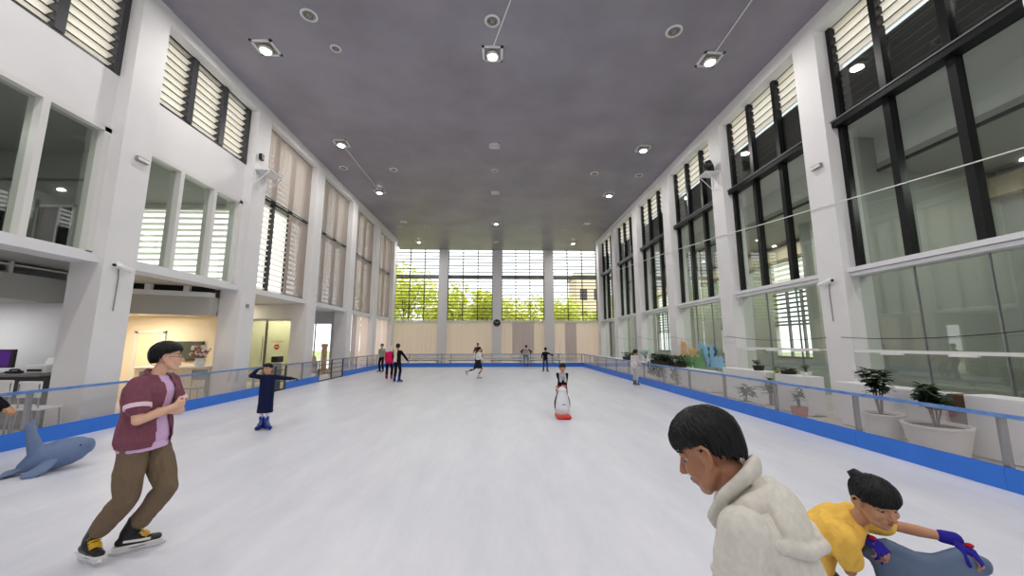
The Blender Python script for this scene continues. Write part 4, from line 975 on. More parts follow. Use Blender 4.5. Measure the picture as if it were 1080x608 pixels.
def skate(body, ankle, toe, up, s, boot, lace, side, fancy=False, shin=None):
    """ankle joint, toe direction (horizontal), up; built under the ankle with the blade on the ice"""
    u = V(up).normalized(); f = V(toe); f = (f - u * f.dot(u)).normalized(); r = f.cross(u)
    P = lambda x, y, z: V(ankle) + r * (x * s) + f * (y * s) + u * (z * s)
    sh = (V(shin).normalized() + u * .25).normalized() if shin is not None else u
    C_ = lambda x, y, z: V(ankle) + r * (x * s) + f * (y * s) + sh * (z * s)
    m = MB()
    m.sweep([P(0, -.055, -.055), P(0, .0, -.06), P(0, .08, -.068), P(0, .165, -.072)], [(.036 * s, .03 * s), (.038 * s, .036 * s), (.042 * s, .03 * s), (.036 * s, .024 * s)], 14, r)
    m.sweep([P(0, -.02, -.05), C_(0, -.015, .0), C_(0, -.008, .07), C_(0, -.006, .11)], [(.038 * s, .048 * s), (.040 * s, .05 * s), (.048 * s, .056 * s), (.052 * s, .062 * s)], 14, r, caps=False)
    m.sweep([P(0, .045, -.04), C_(0, .034, .02), C_(0, .038, .09), C_(0, .046, .13)], [(.028 * s, .02 * s), (.026 * s, .016 * s), (.03 * s, .012 * s), (.026 * s, .008 * s)], 10, r)
    me = remesh(m, .007 * max(s, .7), 2)
    b = link('skate', me, boot, body, True)
    hb = MB()
    def prism(prof, w):
        n = len(prof); vs = [P(-w, y, z) for y, z in prof] + [P(w, y, z) for y, z in prof]
        fs = [tuple(range(n)), tuple(range(2 * n - 1, n - 1, -1))] + [(i, i + n, (i + 1) % n + n, (i + 1) % n) for i in range(n)]
        return MB().add(vs, fs)
    part('blade_holder', prism([(-.085, -.085), (-.095, -.118), (-.04, -.128), (.02, -.122), (.09, -.122), (.15, -.132), (.205, -.12), (.19, -.09), (.12, -.095), (.085, -.112), (.01, -.112), (-.02, -.088)], .012), 'skatewhite' if boot != 'skateblue' else 'skateblue', b)
    part('blade', prism([(-.108, -.118), (-.105, -.138), (-.06, -.150), (.16, -.150), (.212, -.138), (.218, -.118), (.15, -.126), (.0, -.12)], .002), 'brightsteel', b)
    part('sole', prism([(-.092, -.078), (-.092, -.09), (.2, -.098), (.205, -.084), (.06, -.08)], .034), 'skatewhite' if fancy else 'plasticblack', b)
    lm = MB()
    for k in range(6):
        u_ = k / 5; y = .105 - .062 * u_ if k < 4 else .045 + .006 * (k - 4); z = -.036 + .05 * u_ * 1.0 + (.055 * (u_ - .5) if u_ > .5 else 0); w = .03
        lm.sweep([P(-w, y - .012, z - .008), P(0, y + .006, z + .008), P(w, y - .012 + .015, z + .004)], .0055 * s, 6)
        lm.sweep([P(w, y - .012, z - .008), P(0, y + .007, z + .008), P(-w, y + .003, z + .004)], .0055 * s, 6)
    if fancy:
        for q in (-1, 1): lm.sweep([P(0, .06, .06), P(q * .03, .085, .075), P(q * .045, .08, .045), P(0, .065, .055)], .005 * s, 6)
    part('laces', lm, lace, b, True)
    if fancy: part('side_stripe', MB().sweep([P(-.041 * side, -.03, -.045), P(-.045 * side, .06, -.055), P(-.04 * side, .12, -.06)], [(.004 * s, .01 * s)] * 3, 6, r), 'skatewhite', b)
    return b

def person(label, loc, heading, H, o, p, vox=.009, group=None):
    """o: outfit, p: pose in metres for a 1.75 m figure (x right, y forward, z up)"""
    k = H / 1.75; hs = p.get('hs', 1.0) * k ** .35 if 'hs' not in p else p['hs']
    g = lambda v: V(v) * k
    pel = g(p.get('pelvis', (0, 0, 1.0))); spn = V(p.get('spine', (0, 0, 1))).normalized(); slen = .50 * k
    pyaw = R(p.get('pyaw', 0)); cyaw = R(p.get('cyaw', 0)); bend = g(p.get('bend', (0, 0, 0)))
    nb = pel + spn * slen; mid = pel.lerp(nb, .45) + bend
    px = V((math.cos(pyaw), math.sin(pyaw), 0)); cx = V((math.cos(cyaw), math.sin(cyaw), p.get('ctilt', 0))).normalized()
    cup = (nb - mid).normalized(); cx = (cx - cup * cx.dot(cup)).normalized(); cf = cup.cross(cx)      # chest forward
    pf = V((0, 0, 1)).cross(px)
    fem = o.get('slim', 1.0); sh = p.get('sh', .175) * k
    A = hrot(R(p.get('hyaw', 0)), R(p.get('hpitch', 0)), R(p.get('hroll', 0))) @ Matrix.Diagonal(p.get('hscale', (1, 1, 1)))
    nk = V(p.get('neck', tuple(cup * .8 + A @ V((0, .25, .6))))).normalized()
    HC = nb + nk * ((p.get('neckl', .075) * k) + .105 * hs) + A @ V((0, .012 * hs, 0))
    S = {}; E = {}; W = {}; Hd = {}
    for sd, nm in ((1, 'R'), (-1, 'L')):
        S[nm] = nb - cup * .055 * k + cx * (sd * sh) + g(p.get('shoff' + nm, (0, 0, 0)))
        e, w = ik(S[nm], g(p['hand' + nm]), .285 * k, .255 * k, V(p.get('elb' + nm, (sd * .3, -1, -.3))))
        E[nm], W[nm] = e, w
    HJ = {}; KN = {}; AN = {}
    for sd, nm in ((1, 'R'), (-1, 'L')):
        HJ[nm] = pel + px * (sd * .09 * k) - V((0, 0, .03 * k))
        kn, an = ik(HJ[nm], g(p['foot' + nm]), .43 * k, .42 * k, V(p.get('knee' + nm, (sd * .1, 1, 0))))
        KN[nm], AN[nm] = kn, an
    # ---------- continuous body
    mb = MB(); t = .86
    def torso(m, wd, dp, top=True, lo=0.0, skirt=None):
        """wd, dp scale; lo start on the spine"""
        rings = []
        if skirt: rings += skirt
        prof = [(-.10, .150, .105), (0.0, .165, .118), (.18, .158, .112), (.4, .146, .102), (.62, .165, .115), (.8, .178, .115), (.90, .165, .098), (.97, .10, .075), (1.04, .062, .06)]
        for u, a, b in prof:
            if u < lo: continue
            if o.get('straight') and u < .75: a = max(a, .17); b = max(b, .125)
            if u < .45: c = pel.lerp(mid, u / .45)
            else: c = mid.lerp(nb, (u - .45) / .55)
            f = min(max((u - .2) / .5, 0), 1); X = px.lerp(cx, f).normalized(); F = pf.lerp(cf, f).normalized()
            if u > .93 and not top: continue
            rings.append((c, X * (a * k * wd * fem), F * (b * k * dp), 2.5))
        m.loft(rings)
    torso(mb, t, t)
    mb.sweep([nb - cup * .06 * k, nb + nk * .03 * k, HC + A @ V((0, -.022 * hs, -.075 * hs))], [.060 * k, .052 * k, .050 * hs], 12)
    head_mb(mb, HC, A, hs)
    ar = p.get('arm', 1.0)
    for sd, nm in ((1, 'R'), (-1, 'L')):
        mb.sweep([nb - cup * .05 * k + cx * sd * .05 * k, S[nm]], [.05 * k, .048 * k], 10)
        mb.sweep([S[nm], S[nm].lerp(E[nm], .4), E[nm]], [.048 * k * ar, .045 * k * ar, .036 * k * ar], 12)
        mb.sweep([E[nm], E[nm].lerp(W[nm], .35), W[nm]], [.037 * k * ar, .038 * k * ar, .025 * k * ar], 12)
        hd = p.get('hdir' + nm); hd = V(hd) if hd else (W[nm] - E[nm])
        hn = V(p.get('hnorm' + nm, (-sd, 0, 0))); ht = V(p.get('hthumb' + nm, (0, 1, 0)))
        hand_mb(mb, W[nm], hd, hn, ht, p.get('hands', k), p.get('curl' + nm, (22, 30, 25)), p.get('spread', .12), p.get('thumb', (.6, 30)))
        mb.sweep([HJ[nm], HJ[nm].lerp(KN[nm], .5), KN[nm]], [.078 * k, .064 * k, .05 * k], 12)
        mb.sweep([KN[nm], KN[nm].lerp(AN[nm], .35), AN[nm]], [.049 * k, .05 * k, .034 * k], 12)
        td = V(p.get('toe' + nm, (sd * .15, 1, 0))).normalized()
        mb.sweep([AN[nm] + V((0, 0, -.045 * k)) - td * .03 * k, AN[nm] + td * .10 * k + V((0, 0, -.06 * k))], [.03 * k, .025 * k], 8)
    body = link('person', remesh(mb, vox, 2), o['skin'], None, True)
    body.location = loc; body.rotation_euler = (0, 0, heading); tag(body, label, 'person', group)
    face_parts(body, HC, A, hs, o.get('lip', 'lip'), p.get('lookdown', False), p.get('eyes', True))
    # ---------- hair
    if o.get('hair'):
        h = part('hair', hair_mb(HC, A, hs, o['hair'], o.get('seed', 3), o.get('hn', 160)), o.get('hairm', 'hair_black'), body, True, fix=False)
    if o.get('bun'):
        part('hair_tail', MB().sweep([HC + A @ (V(q) * hs) for q in o['bun']], [r * hs for r in o['bunr']], 10), 'hair_black', body, True)
    # ---------- trousers
    vx = vox * 1.15
    if o.get('trousers'):
        m = MB(); w = o.get('legw', 1.0)
        c = pel
        m.loft([(c - V((0, 0, .09 * k)), px * .160 * k * fem, pf * .112 * k, 2.6), (c, px * .170 * k * fem, pf * .120 * k, 2.6), (pel.lerp(mid, .3), px * .150 * k * fem, pf * .104 * k, 2.6)])
        for nm in 'RL':
            dd = (AN[nm] - KN[nm]).normalized(); end = AN[nm] - dd * (o.get('cuff', -.02) * k)
            m.sweep([HJ[nm], HJ[nm].lerp(KN[nm], .5), KN[nm]], [.092 * k, .08 * k * w, .066 * k * w], 14)
            m.sweep([KN[nm], KN[nm].lerp(end, .4), end - dd * .03 * k, end], [.066 * k * w, .066 * k * w, .056 * k * w, .058 * k * w], 14)
        link('trousers', remesh(m, vx, 1, o.get('fold', .006) * k, 9 / k, 3), o['trousers'], body, True)
    # ---------- top
    if o.get('top'):
        m = MB(); wd = o.get('topw', 1.06)
        sk = None
        if o.get('skirt'):
            L_, a_, b_ = o['skirt']; sk = [(pel - V((0, 0, L_ * k)) + g(o.get('skirtoff', (0, 0, 0))), px * a_ * k, pf * b_ * k, 2.2), (pel - V((0, 0, L_ * .5 * k)) + g(o.get('skirtoff', (0, 0, 0))) * .5, px * (a_ * .6 + .07) * k, pf * (b_ * .6 + .05) * k, 2.2)]
        torso(m, wd, wd * 1.03, True, o.get('hem', -.1), sk)
        for sd, nm in ((1, 'R'), (-1, 'L')):
            r = o.get('slr', .062) * k
            m.sweep([nb - cup * .055 * k + cx * sd * .05 * k, S[nm]], [.06 * k, .060 * k * (r / (.062 * k)) ** .5], 12)
            if o.get('short'):
                q = o['short']; e2 = S[nm].lerp(E[nm], q); m.sweep([S[nm], S[nm].lerp(e2, .6), e2], [r, r * 1.04, r * 1.0], 14)
            else:
                q = o.get('slen', .92); w2 = E[nm].lerp(W[nm], q)
                m.sweep([S[nm], S[nm].lerp(E[nm], .5), E[nm]], [r, r * .95, r * .85], 14); m.sweep([E[nm], E[nm].lerp(w2, .5), w2], [r * .85, r * .8, r * .68], 14)
        cut = o.get('cut')
        cutf = None
        if cut: cutf = lambda co: cut(co, k, pel, mid, nb, cx, cf, cup)
        top = link(o.get('topname', 'shirt'), remesh(m, vx, 1, o.get('tfold', .007) * k, 8 / k, 11, cutf), o['top'], body, True)
    CT = dict(body=body, k=k, hs=hs, HC=HC, A=A, S=S, E=E, W=W, HJ=HJ, KN=KN, AN=AN, nb=nb, mid=mid, pel=pel, cx=cx, cf=cf, cup=cup, px=px, pf=pf, vx=vx, nk=nk, torso=torso)
    if o.get('paint'):
        top.data.materials.append(M[o['paint'][0]])
        for f in top.data.polygons:
            if o['paint'][1](f.center, CT): f.material_index = 1
    for fn in o.get('extra', []): fn(CT)
    if o.get('glove'):
        for sd, nm in ((1, 'R'), (-1, 'L')):
            gm = MB(); hd = p.get('hdir' + nm); hand_mb(gm, W[nm], V(hd) if hd else (W[nm] - E[nm]), V(p.get('hnorm' + nm, (-sd, 0, 0))), V(p.get('hthumb' + nm, (0, 1, 0))), p.get('hands', k) * 1.06, p.get('curl' + nm, (22, 30, 25)), p.get('spread', .12), p.get('thumb', (.6, 30)))
            gm.v = [tuple(W[nm] + (V(q) - W[nm]) * 1.0) for q in gm.v]; gm.sweep([W[nm] - (W[nm] - E[nm]).normalized() * .05 * k, W[nm]], [.036 * k, .034 * k], 12)
            me = remesh(gm, .005, 1); 
            for v_, n_ in zip(me.vertices, [v.normal.copy() for v in me.vertices]): v_.co = v_.co + n_ * .003
            link('glove', me, o['glove'], body, True)
    # ---------- skates
    if o.get('skate'):
        for sd, nm in ((1, 'R'), (-1, 'L')):
            td = V(p.get('toe' + nm, (sd * .15, 1, 0))); up = V(p.get('sup' + nm, (0, 0, 1)))
            skate(body, AN[nm], td, up, o.get('sks', k), o['skate'], o.get('lace', 'lacewhite'), sd, o.get('fancy', False), KN[nm] - AN[nm])
    return body

FOOT = .150                                             # ankle height on skates for a full-size skate
MID_HAIR = dict(front=80, side=104, back=140, vol=1.12)
def st(x=.1, y=0): return (x, y, FOOT)

# ---------------------------------------------------------------- man in the open maroon shirt
def man_extra(c):
    body, k = c['body'], c['k']
    # maroon overshirt, open at the front
    m = MB(); c['torso'](m, 1.23, 1.28, True, -.1, [(c['pel'] - V((0, 0, .16 * k)), c['px'] * .205 * k, c['pf'] * .15 * k, 2.4)])
    for sd, nm in ((1, 'R'), (-1, 'L')):
        S, E = c['S'][nm], c['E'][nm]; e2 = S.lerp(E, .62)
        m.sweep([c['nb'] - c['cup'] * .05 * k + c['cx'] * sd * .06 * k, S], [.066 * k, .072 * k], 12); m.sweep([S, S.lerp(e2, .6), e2], [.074 * k, .078 * k, .076 * k], 14)
        u = (E - S).normalized()
        part('cuff', MB().sweep([e2 - u * .022, e2 + u * .012], [.0865 * k, .0865 * k], 18, caps=False), 'cuff_pink', body, True)
    def cut(co):
        d = co - c['mid']; f = d.dot(c['cf']); x = d.dot(c['cx']); h = (co - c['pel']).z
        return f > .05 and -.045 - .25 * max(0, .15 - h) * .4 < x < .062 + .1 * max(0, .25 - h) or h < -.06 * k or (co - c['nb']).dot(c['cup']) > .035
    link('overshirt', remesh(m, .009, 1, .008, 8, 5, cut), 'maroon_weave', body, True)
    part('collar', MB().sweep([c['nb'] + c['cx'] * q[0] + c['cf'] * q[1] + c['cup'] * q[2] for q in ((-.075, .085, -.05), (-.085, .03, .01), (-.06, -.05, .045), (0, -.075, .055), (.06, -.05, .045), (.085, .03, .01), (.075, .085, -.05))], [(.012, .022)] * 7, 8, (0, 0, 1)), 'maroon_weave', body, True)
    # glasses
    HC, A, s = c['HC'], c['A'], c['hs']; P = lambda x, y, z: HC + A @ V((x * s, y * s, z * s))
    gm = MB()
    for q in (-1, 1):
        gm.sweep([P(q * .033 + .021 * math.cos(a * R(30)), .099 - .004 * abs(math.cos(a * R(30))), .001 + .016 * math.sin(a * R(30))) for a in range(13)], .0014 * s, 6, caps=False)
        gm.sweep([P(q * .053, .096, .006), P(q * .074, .06, .006), P(q * .081, -.01, .004), P(q * .08, -.02, -.01)], .0016 * s, 6)
    gm.sweep([P(-.012, .1, .004), P(0, .104, .007), P(.012, .1, .004)], .0014 * s, 6)
    g = part('glasses', gm, 'glassframe', body, True)
    for q in (-1, 1): part('lens', MB().ell(P(q * .033, .0985, .001), (.020 * s, .0008 * s, .0155 * s), A, 14, 6), 'lensclear', g)
MX, MY = -3.10, 3.48
# local frame: heading -90 deg -> local y = +world X, local x = -world Y
def loc_man(wx, wy, z): return (-(wy - MY), wx - MX, z)
person('man in an open maroon shirt, arms crossed, gliding past the lobby', (MX, MY, 0), R(-90), 1.75,
       dict(skin='skin_light', hair=dict(front=72, side=100, back=142, vol=1.14, fp=1.4, swirl=.35), hn=320, seed=4, trousers='brown_twill', legw=1.2, cuff=.125, fold=.010, top='lavender_cotton', topname='tee_shirt', topw=1.11, hem=-.1, short=.4, slr=.058, skirt=(.085, .185, .135), tfold=.004,
            extra=[man_extra], skate='skateblack', lace='laceyellow', fancy=True, sks=1.08),
       dict(pelvis=loc_man(-3.01, 3.46, .945), spine=(-.02, .05, 1), bend=(0, -.02, 0), cyaw=8, pyaw=0, hyaw=40, hpitch=2,
            footR=loc_man(-3.29, 3.42, .165), footL=loc_man(-3.09, 3.54, .160), kneeR=(.15, 1, .1), kneeL=(-.1, 1, .1), toeR=(.42, .9, 0), toeL=(-.62, .8, 0),
            handR=(.02, .30, 1.20), elbR=(.8, -.1, -.75), handL=(.0, .25, 1.16), elbL=(-.8, -.1, -.7), hdirR=(-1, .12, .1), hdirL=(1, -.2, .05), hnormR=(0, -1, 0), hnormL=(0, -1, -.2), hthumbR=(0, .1, 1), hthumbL=(0, .1, 1), curlR=(35, 40, 25), curlL=(30, 35, 20), supR=(-.18, 0, 1), supL=(.0, 0, 1)), vox=.0065)


# ---------------------------------------------------------------- teenager in the cream hoodie
def hood_extra(c):
    body, k = c['body'], c['k']; nb, cx, cf, cup = c['nb'], c['cx'], c['cf'], c['cup']
    Q = lambda x, y, z: nb + cx * x + cf * y + cup * z
    m = MB()
    m.sweep([Q(.0, .085, -.055), Q(.055, .07, -.02), Q(.082, .015, .022), Q(.062, -.05, .05), Q(0, -.078, .058), Q(-.062, -.05, .05), Q(-.082, .015, .022), Q(-.055, .07, -.02), Q(0, .085, -.055)], [(.014, .030)] * 9, 10, (0, 0, 1))
    m.sweep([Q(.10, .03, -.03), Q(.10, -.035, -.01), Q(.062, -.07, -.012), Q(0, -.085, -.018), Q(-.062, -.07, -.012), Q(-.10, -.035, -.01), Q(-.10, .03, -.03)], [(.018, .024), (.022, .028), (.024, .03), (.024, .03), (.024, .03), (.022, .028), (.018, .024)], 12)
    m.ell(Q(0, -.082, -.075), (.115, .046, .085), Matrix((cx, cf, cup)).transposed()); m.ell(Q(0, -.05, -.015), (.085, .055, .04), Matrix((cx, cf, cup)).transposed())
    m.sweep([Q(.125, .0, -.07), Q(.125, -.06, -.10), Q(.085, -.105, -.135), Q(0, -.125, -.155), Q(-.085, -.105, -.135), Q(-.125, -.06, -.10), Q(-.125, .0, -.07)], [(.010, .014), (.011, .016), (.012, .017), (.013, .018), (.012, .017), (.011, .016), (.010, .014)], 12)
    link('hood', remesh(m, .005, 2, .003, 12, 2), 'hoodie_cream', body, True)
    for nm in 'RL':
        S, E = c['S'][nm], c['E'][nm]; u = (E - S).normalized(); p = S.lerp(E, .42)
        part('sleeve_seam', MB().sweep([p - u * .002, p + u * .006], [.0685 * k, .0685 * k], 24, caps=False), 'hoodie_cream', body, True)
def teen_cut(co, k, pel, mid, nb, cx, cf, cup): return False
person('teenager in a cream hoodie looking down, closest to the camera', (.725, 1.12, 0), R(50), 1.575,
       dict(skin='skin_brown', lip='lip_dark', hair=dict(front=84, side=92, back=142, vol=1.10, fp=1.5, flip=.9, taper=1), hn=620, seed=9, trousers='black_trouser', top='hoodie_cream', topname='hoodie', topw=.92, slr=.064, tfold=.0065, hem=-.1, skirt=(.14, .18, .13), extra=[hood_extra], skate='skateblack', lace='lacewhite'),
       dict(neckl=.038, pelvis=(.0, -.12, .985), spine=(0, .31, .95), bend=(0, -.03, .02), sh=.15, hyaw=-2, hpitch=30, footR=(.12, -.06, FOOT), footL=(-.12, -.12, FOOT), handR=(.28, .12, .84), handL=(-.25, .14, .80), elbL=(-.5, -.8, 0), elbR=(.5, -.8, 0), hdirL=(0, .3, -1), hdirR=(0, .3, -1), neck=(0, .50, .82), lookdown=True, hs=.93), vox=.0045)

# ---------------------------------------------------------------- boy in yellow with the slate skating aid
def glove(nm, m_, cap=True):
    def f(c):
        k = c['k']; W, E = c['W'][nm], c['E'][nm]; u = (W - E).normalized()
        return
    return f
def yellow_extra(c):
    body, k = c['body'], c['k']
    for nm in 'RL':
        W, E = c['W'][nm], c['E'][nm]; u = (W - E).normalized()
        d = GD[nm][0]; n = GD[nm][1]; t = GD[nm][2]
        m = MB(); hand_mb(m, W, d, n, t, .98 * c['k'] * 1.35, (28, 40, 30), .1)
        dd = V(d).normalized(); hv = W + dd * .075
        me = remesh(m, .0045, 2, cut=lambda co: (co - W).dot(dd) > .118 * 1.0)
        link('glove', me, 'blue_glove', body, True)
        part('wristband', MB().sweep([W - u * .03, W + u * .012], [.028, .03], 14), 'blue_glove', body, True)
        part('glove_patch', MB().ell(W + dd * .055 - V(n).normalized() * .021, (.02, .016, .008)), 'red_glove', body, True)
    # chest print
    nb, cx, cf, cup = c['nb'], c['cx'], c['cf'], c['cup']
YX, YY = 1.69, 2.00
YA = R(-143)
def yl(wx, wy, z):
    d = V((wx - YX, wy - YY)); cs, sn = math.cos(-YA), math.sin(-YA)
    return V((d.x * cs - d.y * sn, d.x * sn + d.y * cs, z))
KY = 1.22 / 1.75
yk = lambda v: tuple(q / KY for q in v)
hR = yl(1.765, 1.94, .825); hL = yl(2.235, 1.83, .815)
GD = {'R': ((.25, .9, -.35), (-.2, -.3, -1), (-1, .25, 0)), 'L': ((.1, .85, -.5), (0, -.4, -1), (1, .1, 0))}
person('boy in a yellow T-shirt bending over the slate-blue skating aid', (YX, YY, 0), YA, 1.22,
       dict(skin='skin_tan', hair=dict(front=92, side=102, back=134, vol=1.12, fp=1.8, flip=.5, taper=1), hn=480, seed=12, bun=((.02, -.07, .085), (.03, -.115, .10), (.03, -.145, .085)), bunr=(.04, .028, .006), trousers='olive_grey_trouser', legw=1.15, top='yellow_cotton', topname='tee_shirt', topw=1.2, short=.62, slr=.078, tfold=.011, hem=-.1, skirt=(.10, .19, .15), extra=[yellow_extra], skate='skateblue', lace='lacewhite', sks=.78),
       dict(pelvis=(0, -.17, .86), spine=(.0, .60, .80), bend=(0, -.06, .05), cyaw=10, hyaw=-40, hpitch=16, footR=(.16, .05, FOOT * 1.08), footL=(-.14, -.08, FOOT * 1.08), handR=yk(hR), handL=yk(hL), elbR=(1, -.25, -.5), elbL=(-.6, -.2, -.4), hdirR=GD['R'][0], hdirL=GD['L'][0], hnormR=GD['R'][1], hnormL=GD['L'][1], hthumbR=GD['R'][2], hthumbL=GD['L'][2], curlR=(34, 48, 36), curlL=(34, 48, 36), hs=.90, hscale=(1.08, .97, .90), hands=KY * 1.3, neck=(0, .55, .83), lookdown=True), vox=.005)

# ---------------------------------------------------------------- child in the navy coat
person('child in a long navy coat and blue skates, one arm outstretched', (-4.76, 8.13, 0), R(-172), 1.20,
       dict(skin='skin_mid', hair=dict(front=78, side=112, back=140, vol=1.1), seed=5, trousers='white_sock', legw=.8, cuff=.02, top='navy_coat', topname='coat', topw=1.12, slr=.068, skirt=(.58, .205, .18), straight=True, tfold=.008, skate='skateblue', lace='lacegrey', sks=.95, glove='black_knit'),
       dict(footR=(.07, -.02, FOOT * 1.3), footL=(-.08, .03, FOOT * 1.3), toeL=(-.8, .7, 0), toeR=(.1, 1, 0), handR=(.27, .10, 1.72), elbR=(1, -.1, -.3), hdirR=(-.7, .05, .45), handL=(-.72, .10, 1.46), elbL=(0, -.3, -1), hdirL=(-1, 0, .02), hnormL=(0, 0, -1), hthumbL=(0, 1, 0), hnormR=(-.4, .2, -.9), hs=.88, hscale=(1.06, 1.0, .93), pelvis=(0, 0, 1.06),
            hyaw=-8, hpitch=4))

# ---------------------------------------------------------------- group of three at the far left
person('person in a grey-green top and black trousers standing far left', (-6.84, 22.66, 0), R(165), 1.58,
       dict(skin='skin_mid', hair=MID_HAIR, trousers='black_trouser', top='grey_green_top', short=.7, skate='skateblack', lace='lacegrey'),
       dict(footR=(.1, .0, FOOT), footL=(-.11, -.02, FOOT), handR=(.27, .06, .86), handL=(-.26, .08, .88), hdirR=(0, .1, -1), hdirL=(0, .1, -1), toeR=(.6, .8, 0)), vox=.011)
def hat_extra(c):
    m = MB().ell(c['HC'] + c['A'] @ (V((0, -.02, .03)) * c['hs']), tuple(q * c['hs'] for q in (.09, .112, .105)), c['A']); m.ell(c['HC'] + c['A'] @ (V((0, -.06, -.06)) * c['hs']), tuple(q * c['hs'] for q in (.075, .07, .09)), c['A'])
    HCc, A_, s = c['HC'], c['A'], c['hs']
    link('headscarf', remesh(m, .01, 2, .004, 12, cut=lambda co: (A_.transposed() @ (co - HCc)).y > .055 * s and abs((A_.transposed() @ (co - HCc)).x) < .06 * s), 'white_scarf', c['body'], True)
person('stooping skater in a magenta jacket and white headscarf', (-5.12, 18.17, 0), R(10), 1.62,
       dict(skin='skin_mid', trousers='black_trouser', top='magenta_jacket', topname='jacket', topw=1.2, slr=.074, extra=[hat_extra], skate='skatered', lace='lacewhite', skirt=(.1, .19, .15)),
       dict(pelvis=(0, -.14, .92), spine=(.06, .40, .87), footR=(.13, -.02, FOOT), footL=(-.1, -.06, FOOT), handR=(.3, .28, .92), handL=(-.2, .3, .85), hpitch=20), vox=.011)
person('skater in a black and cream top seen from behind, arm held out', (-4.48, 17.10, 0), R(-12), 1.61,
       dict(skin='skin_mid', hair=dict(front=84, side=110, back=142, vol=1.16), trousers='black_trouser', top='black_knit', topw=1.1, slr=.064, skate='skateblue', lace='lacegrey', paint=('cream_top', lambda co, c: (co - c['mid']).dot(c['cx']) < .03 and abs((co - c['mid']).dot(c['cx'])) < .15 and (co - c['nb']).dot(c['cup']) < .02)),
       dict(footR=(.14, -.02, FOOT), footL=(-.13, .05, FOOT), toeR=(.5, .8, 0), handR=(.50, .1, 1.0), elbR=(.6, -.6, .1), hdirR=(.6, .1, -.7), handL=(-.28, .22, .98), hyaw=10), vox=.011)
# ---------------------------------------------------------------- figure skater and the person behind
person('figure skater in a white top and dark skirt, one leg swung back', (-.98, 18.70, 0), R(-60), 1.52,
       dict(skin='skin_mid', hair=dict(front=70, side=110, back=138, vol=1.09), bun=((0, -.1, .03), (0, -.15, 0), (0, -.14, -.08)), bunr=(.03, .04, .015), trousers='black_trouser', legw=.72, top='white_top', slr=.056, skate='skatewhite', lace='lacewhite', slim=.9,
            extra=[lambda c: link('skirt', remesh(MB().loft([(c['pel'] - V((.0, .03, .36)) * c['k'], c['px'] * .27 * c['k'], c['pf'] * .23 * c['k'], 2), (c['pel'] - V((0, 0, .16)) * c['k'], c['px'] * .22 * c['k'], c['pf'] * .18 * c['k'], 2), (c['pel'] + V((0, 0, .1)) * c['k'], c['px'] * .17 * c['k'], c['pf'] * .14 * c['k'], 2)]), .012, 1, .008, 8), 'dark_skirt', c['body'], True)]),
       dict(pelvis=(0, -.02, .93), spine=(-.16, .12, 1), footR=(.05, -.03, FOOT), footL=(-.18, -.58, .42), kneeL=(-.1, .8, -.5), toeL=(-.2, -.3, -.8), supL=(0, .85, .5), handR=(.42, .1, 1.05), handL=(-.42, .2, 1.1), elbR=(.3, -1, -.5), elbL=(-.3, -1, -.5), hdirR=(1, .1, -.2), hdirL=(-1, .2, 0), hnormR=(0, 0, -1), hnormL=(0, 0, -1)), vox=.010)
person('person in a brown top standing behind the far barrier', (-1.57, 28.75, -.034), R(172), 1.72,
       dict(skin='skin_mid', hair=MID_HAIR, trousers='black_trouser', top='brown_top', slr=.066, topw=1.12),
       dict(footR=(.1, 0, .09), footL=(-.1, 0, .09), handR=(.3, .12, 1.02), handL=(-.3, .12, 1.02), pelvis=(0, 0, .92)), vox=.012)
person('person in a grey top and pale jeans leaning on the far barrier', (1.93, 26.8, 0), R(-6), 1.66,
       dict(skin='skin_mid', hair=MID_HAIR, trousers='jeans_pale', top='black_knit', slr=.06, skate='skateblack', lace='lacewhite', extra=[lambda c: link('vest', remesh((lambda m: (c['torso'](m, 1.16, 1.18, True, -.05), m)[1])(MB()), .012, 1, .005, 8), 'grey_vest', c['body'], True)]),
       dict(pelvis=(0, -.22, .90), spine=(0, .5, .87), footR=(.15, -.15, FOOT), footL=(-.16, -.12, FOOT), handR=(.3, .32, 1.0), handL=(-.28, .32, 1.0), elbR=(.7, -.4, .2), elbL=(-.7, -.4, .2), hdirR=(-.3, 1, 0), hdirL=(.3, 1, 0), hnormR=(0, 0, -1), hnormL=(0, 0, -1), hpitch=25), vox=.012)
person('skater in a black top and dark jeans reaching out to the right', (2.78, 22.70, 0), R(-10), 1.40,
       dict(skin='skin_mid', hair=MID_HAIR, trousers='jeans_dark', legw=.85, top='black_knit', slr=.06, skate='skateblack', lace='lacewhite'),
       dict(footR=(.13, 0, FOOT), footL=(-.15, .02, FOOT), pelvis=(0, -.04, .95), spine=(.02, .12, 1), handR=(.60, .12, 1.20), elbR=(.4, -.7, -.3), hdirR=(1, .1, -.1), hnormR=(0, 0, -1), handL=(-.26, .2, 1.0), toeR=(.5, .8, 0), toeL=(-.5, .8, 0)), vox=.011)
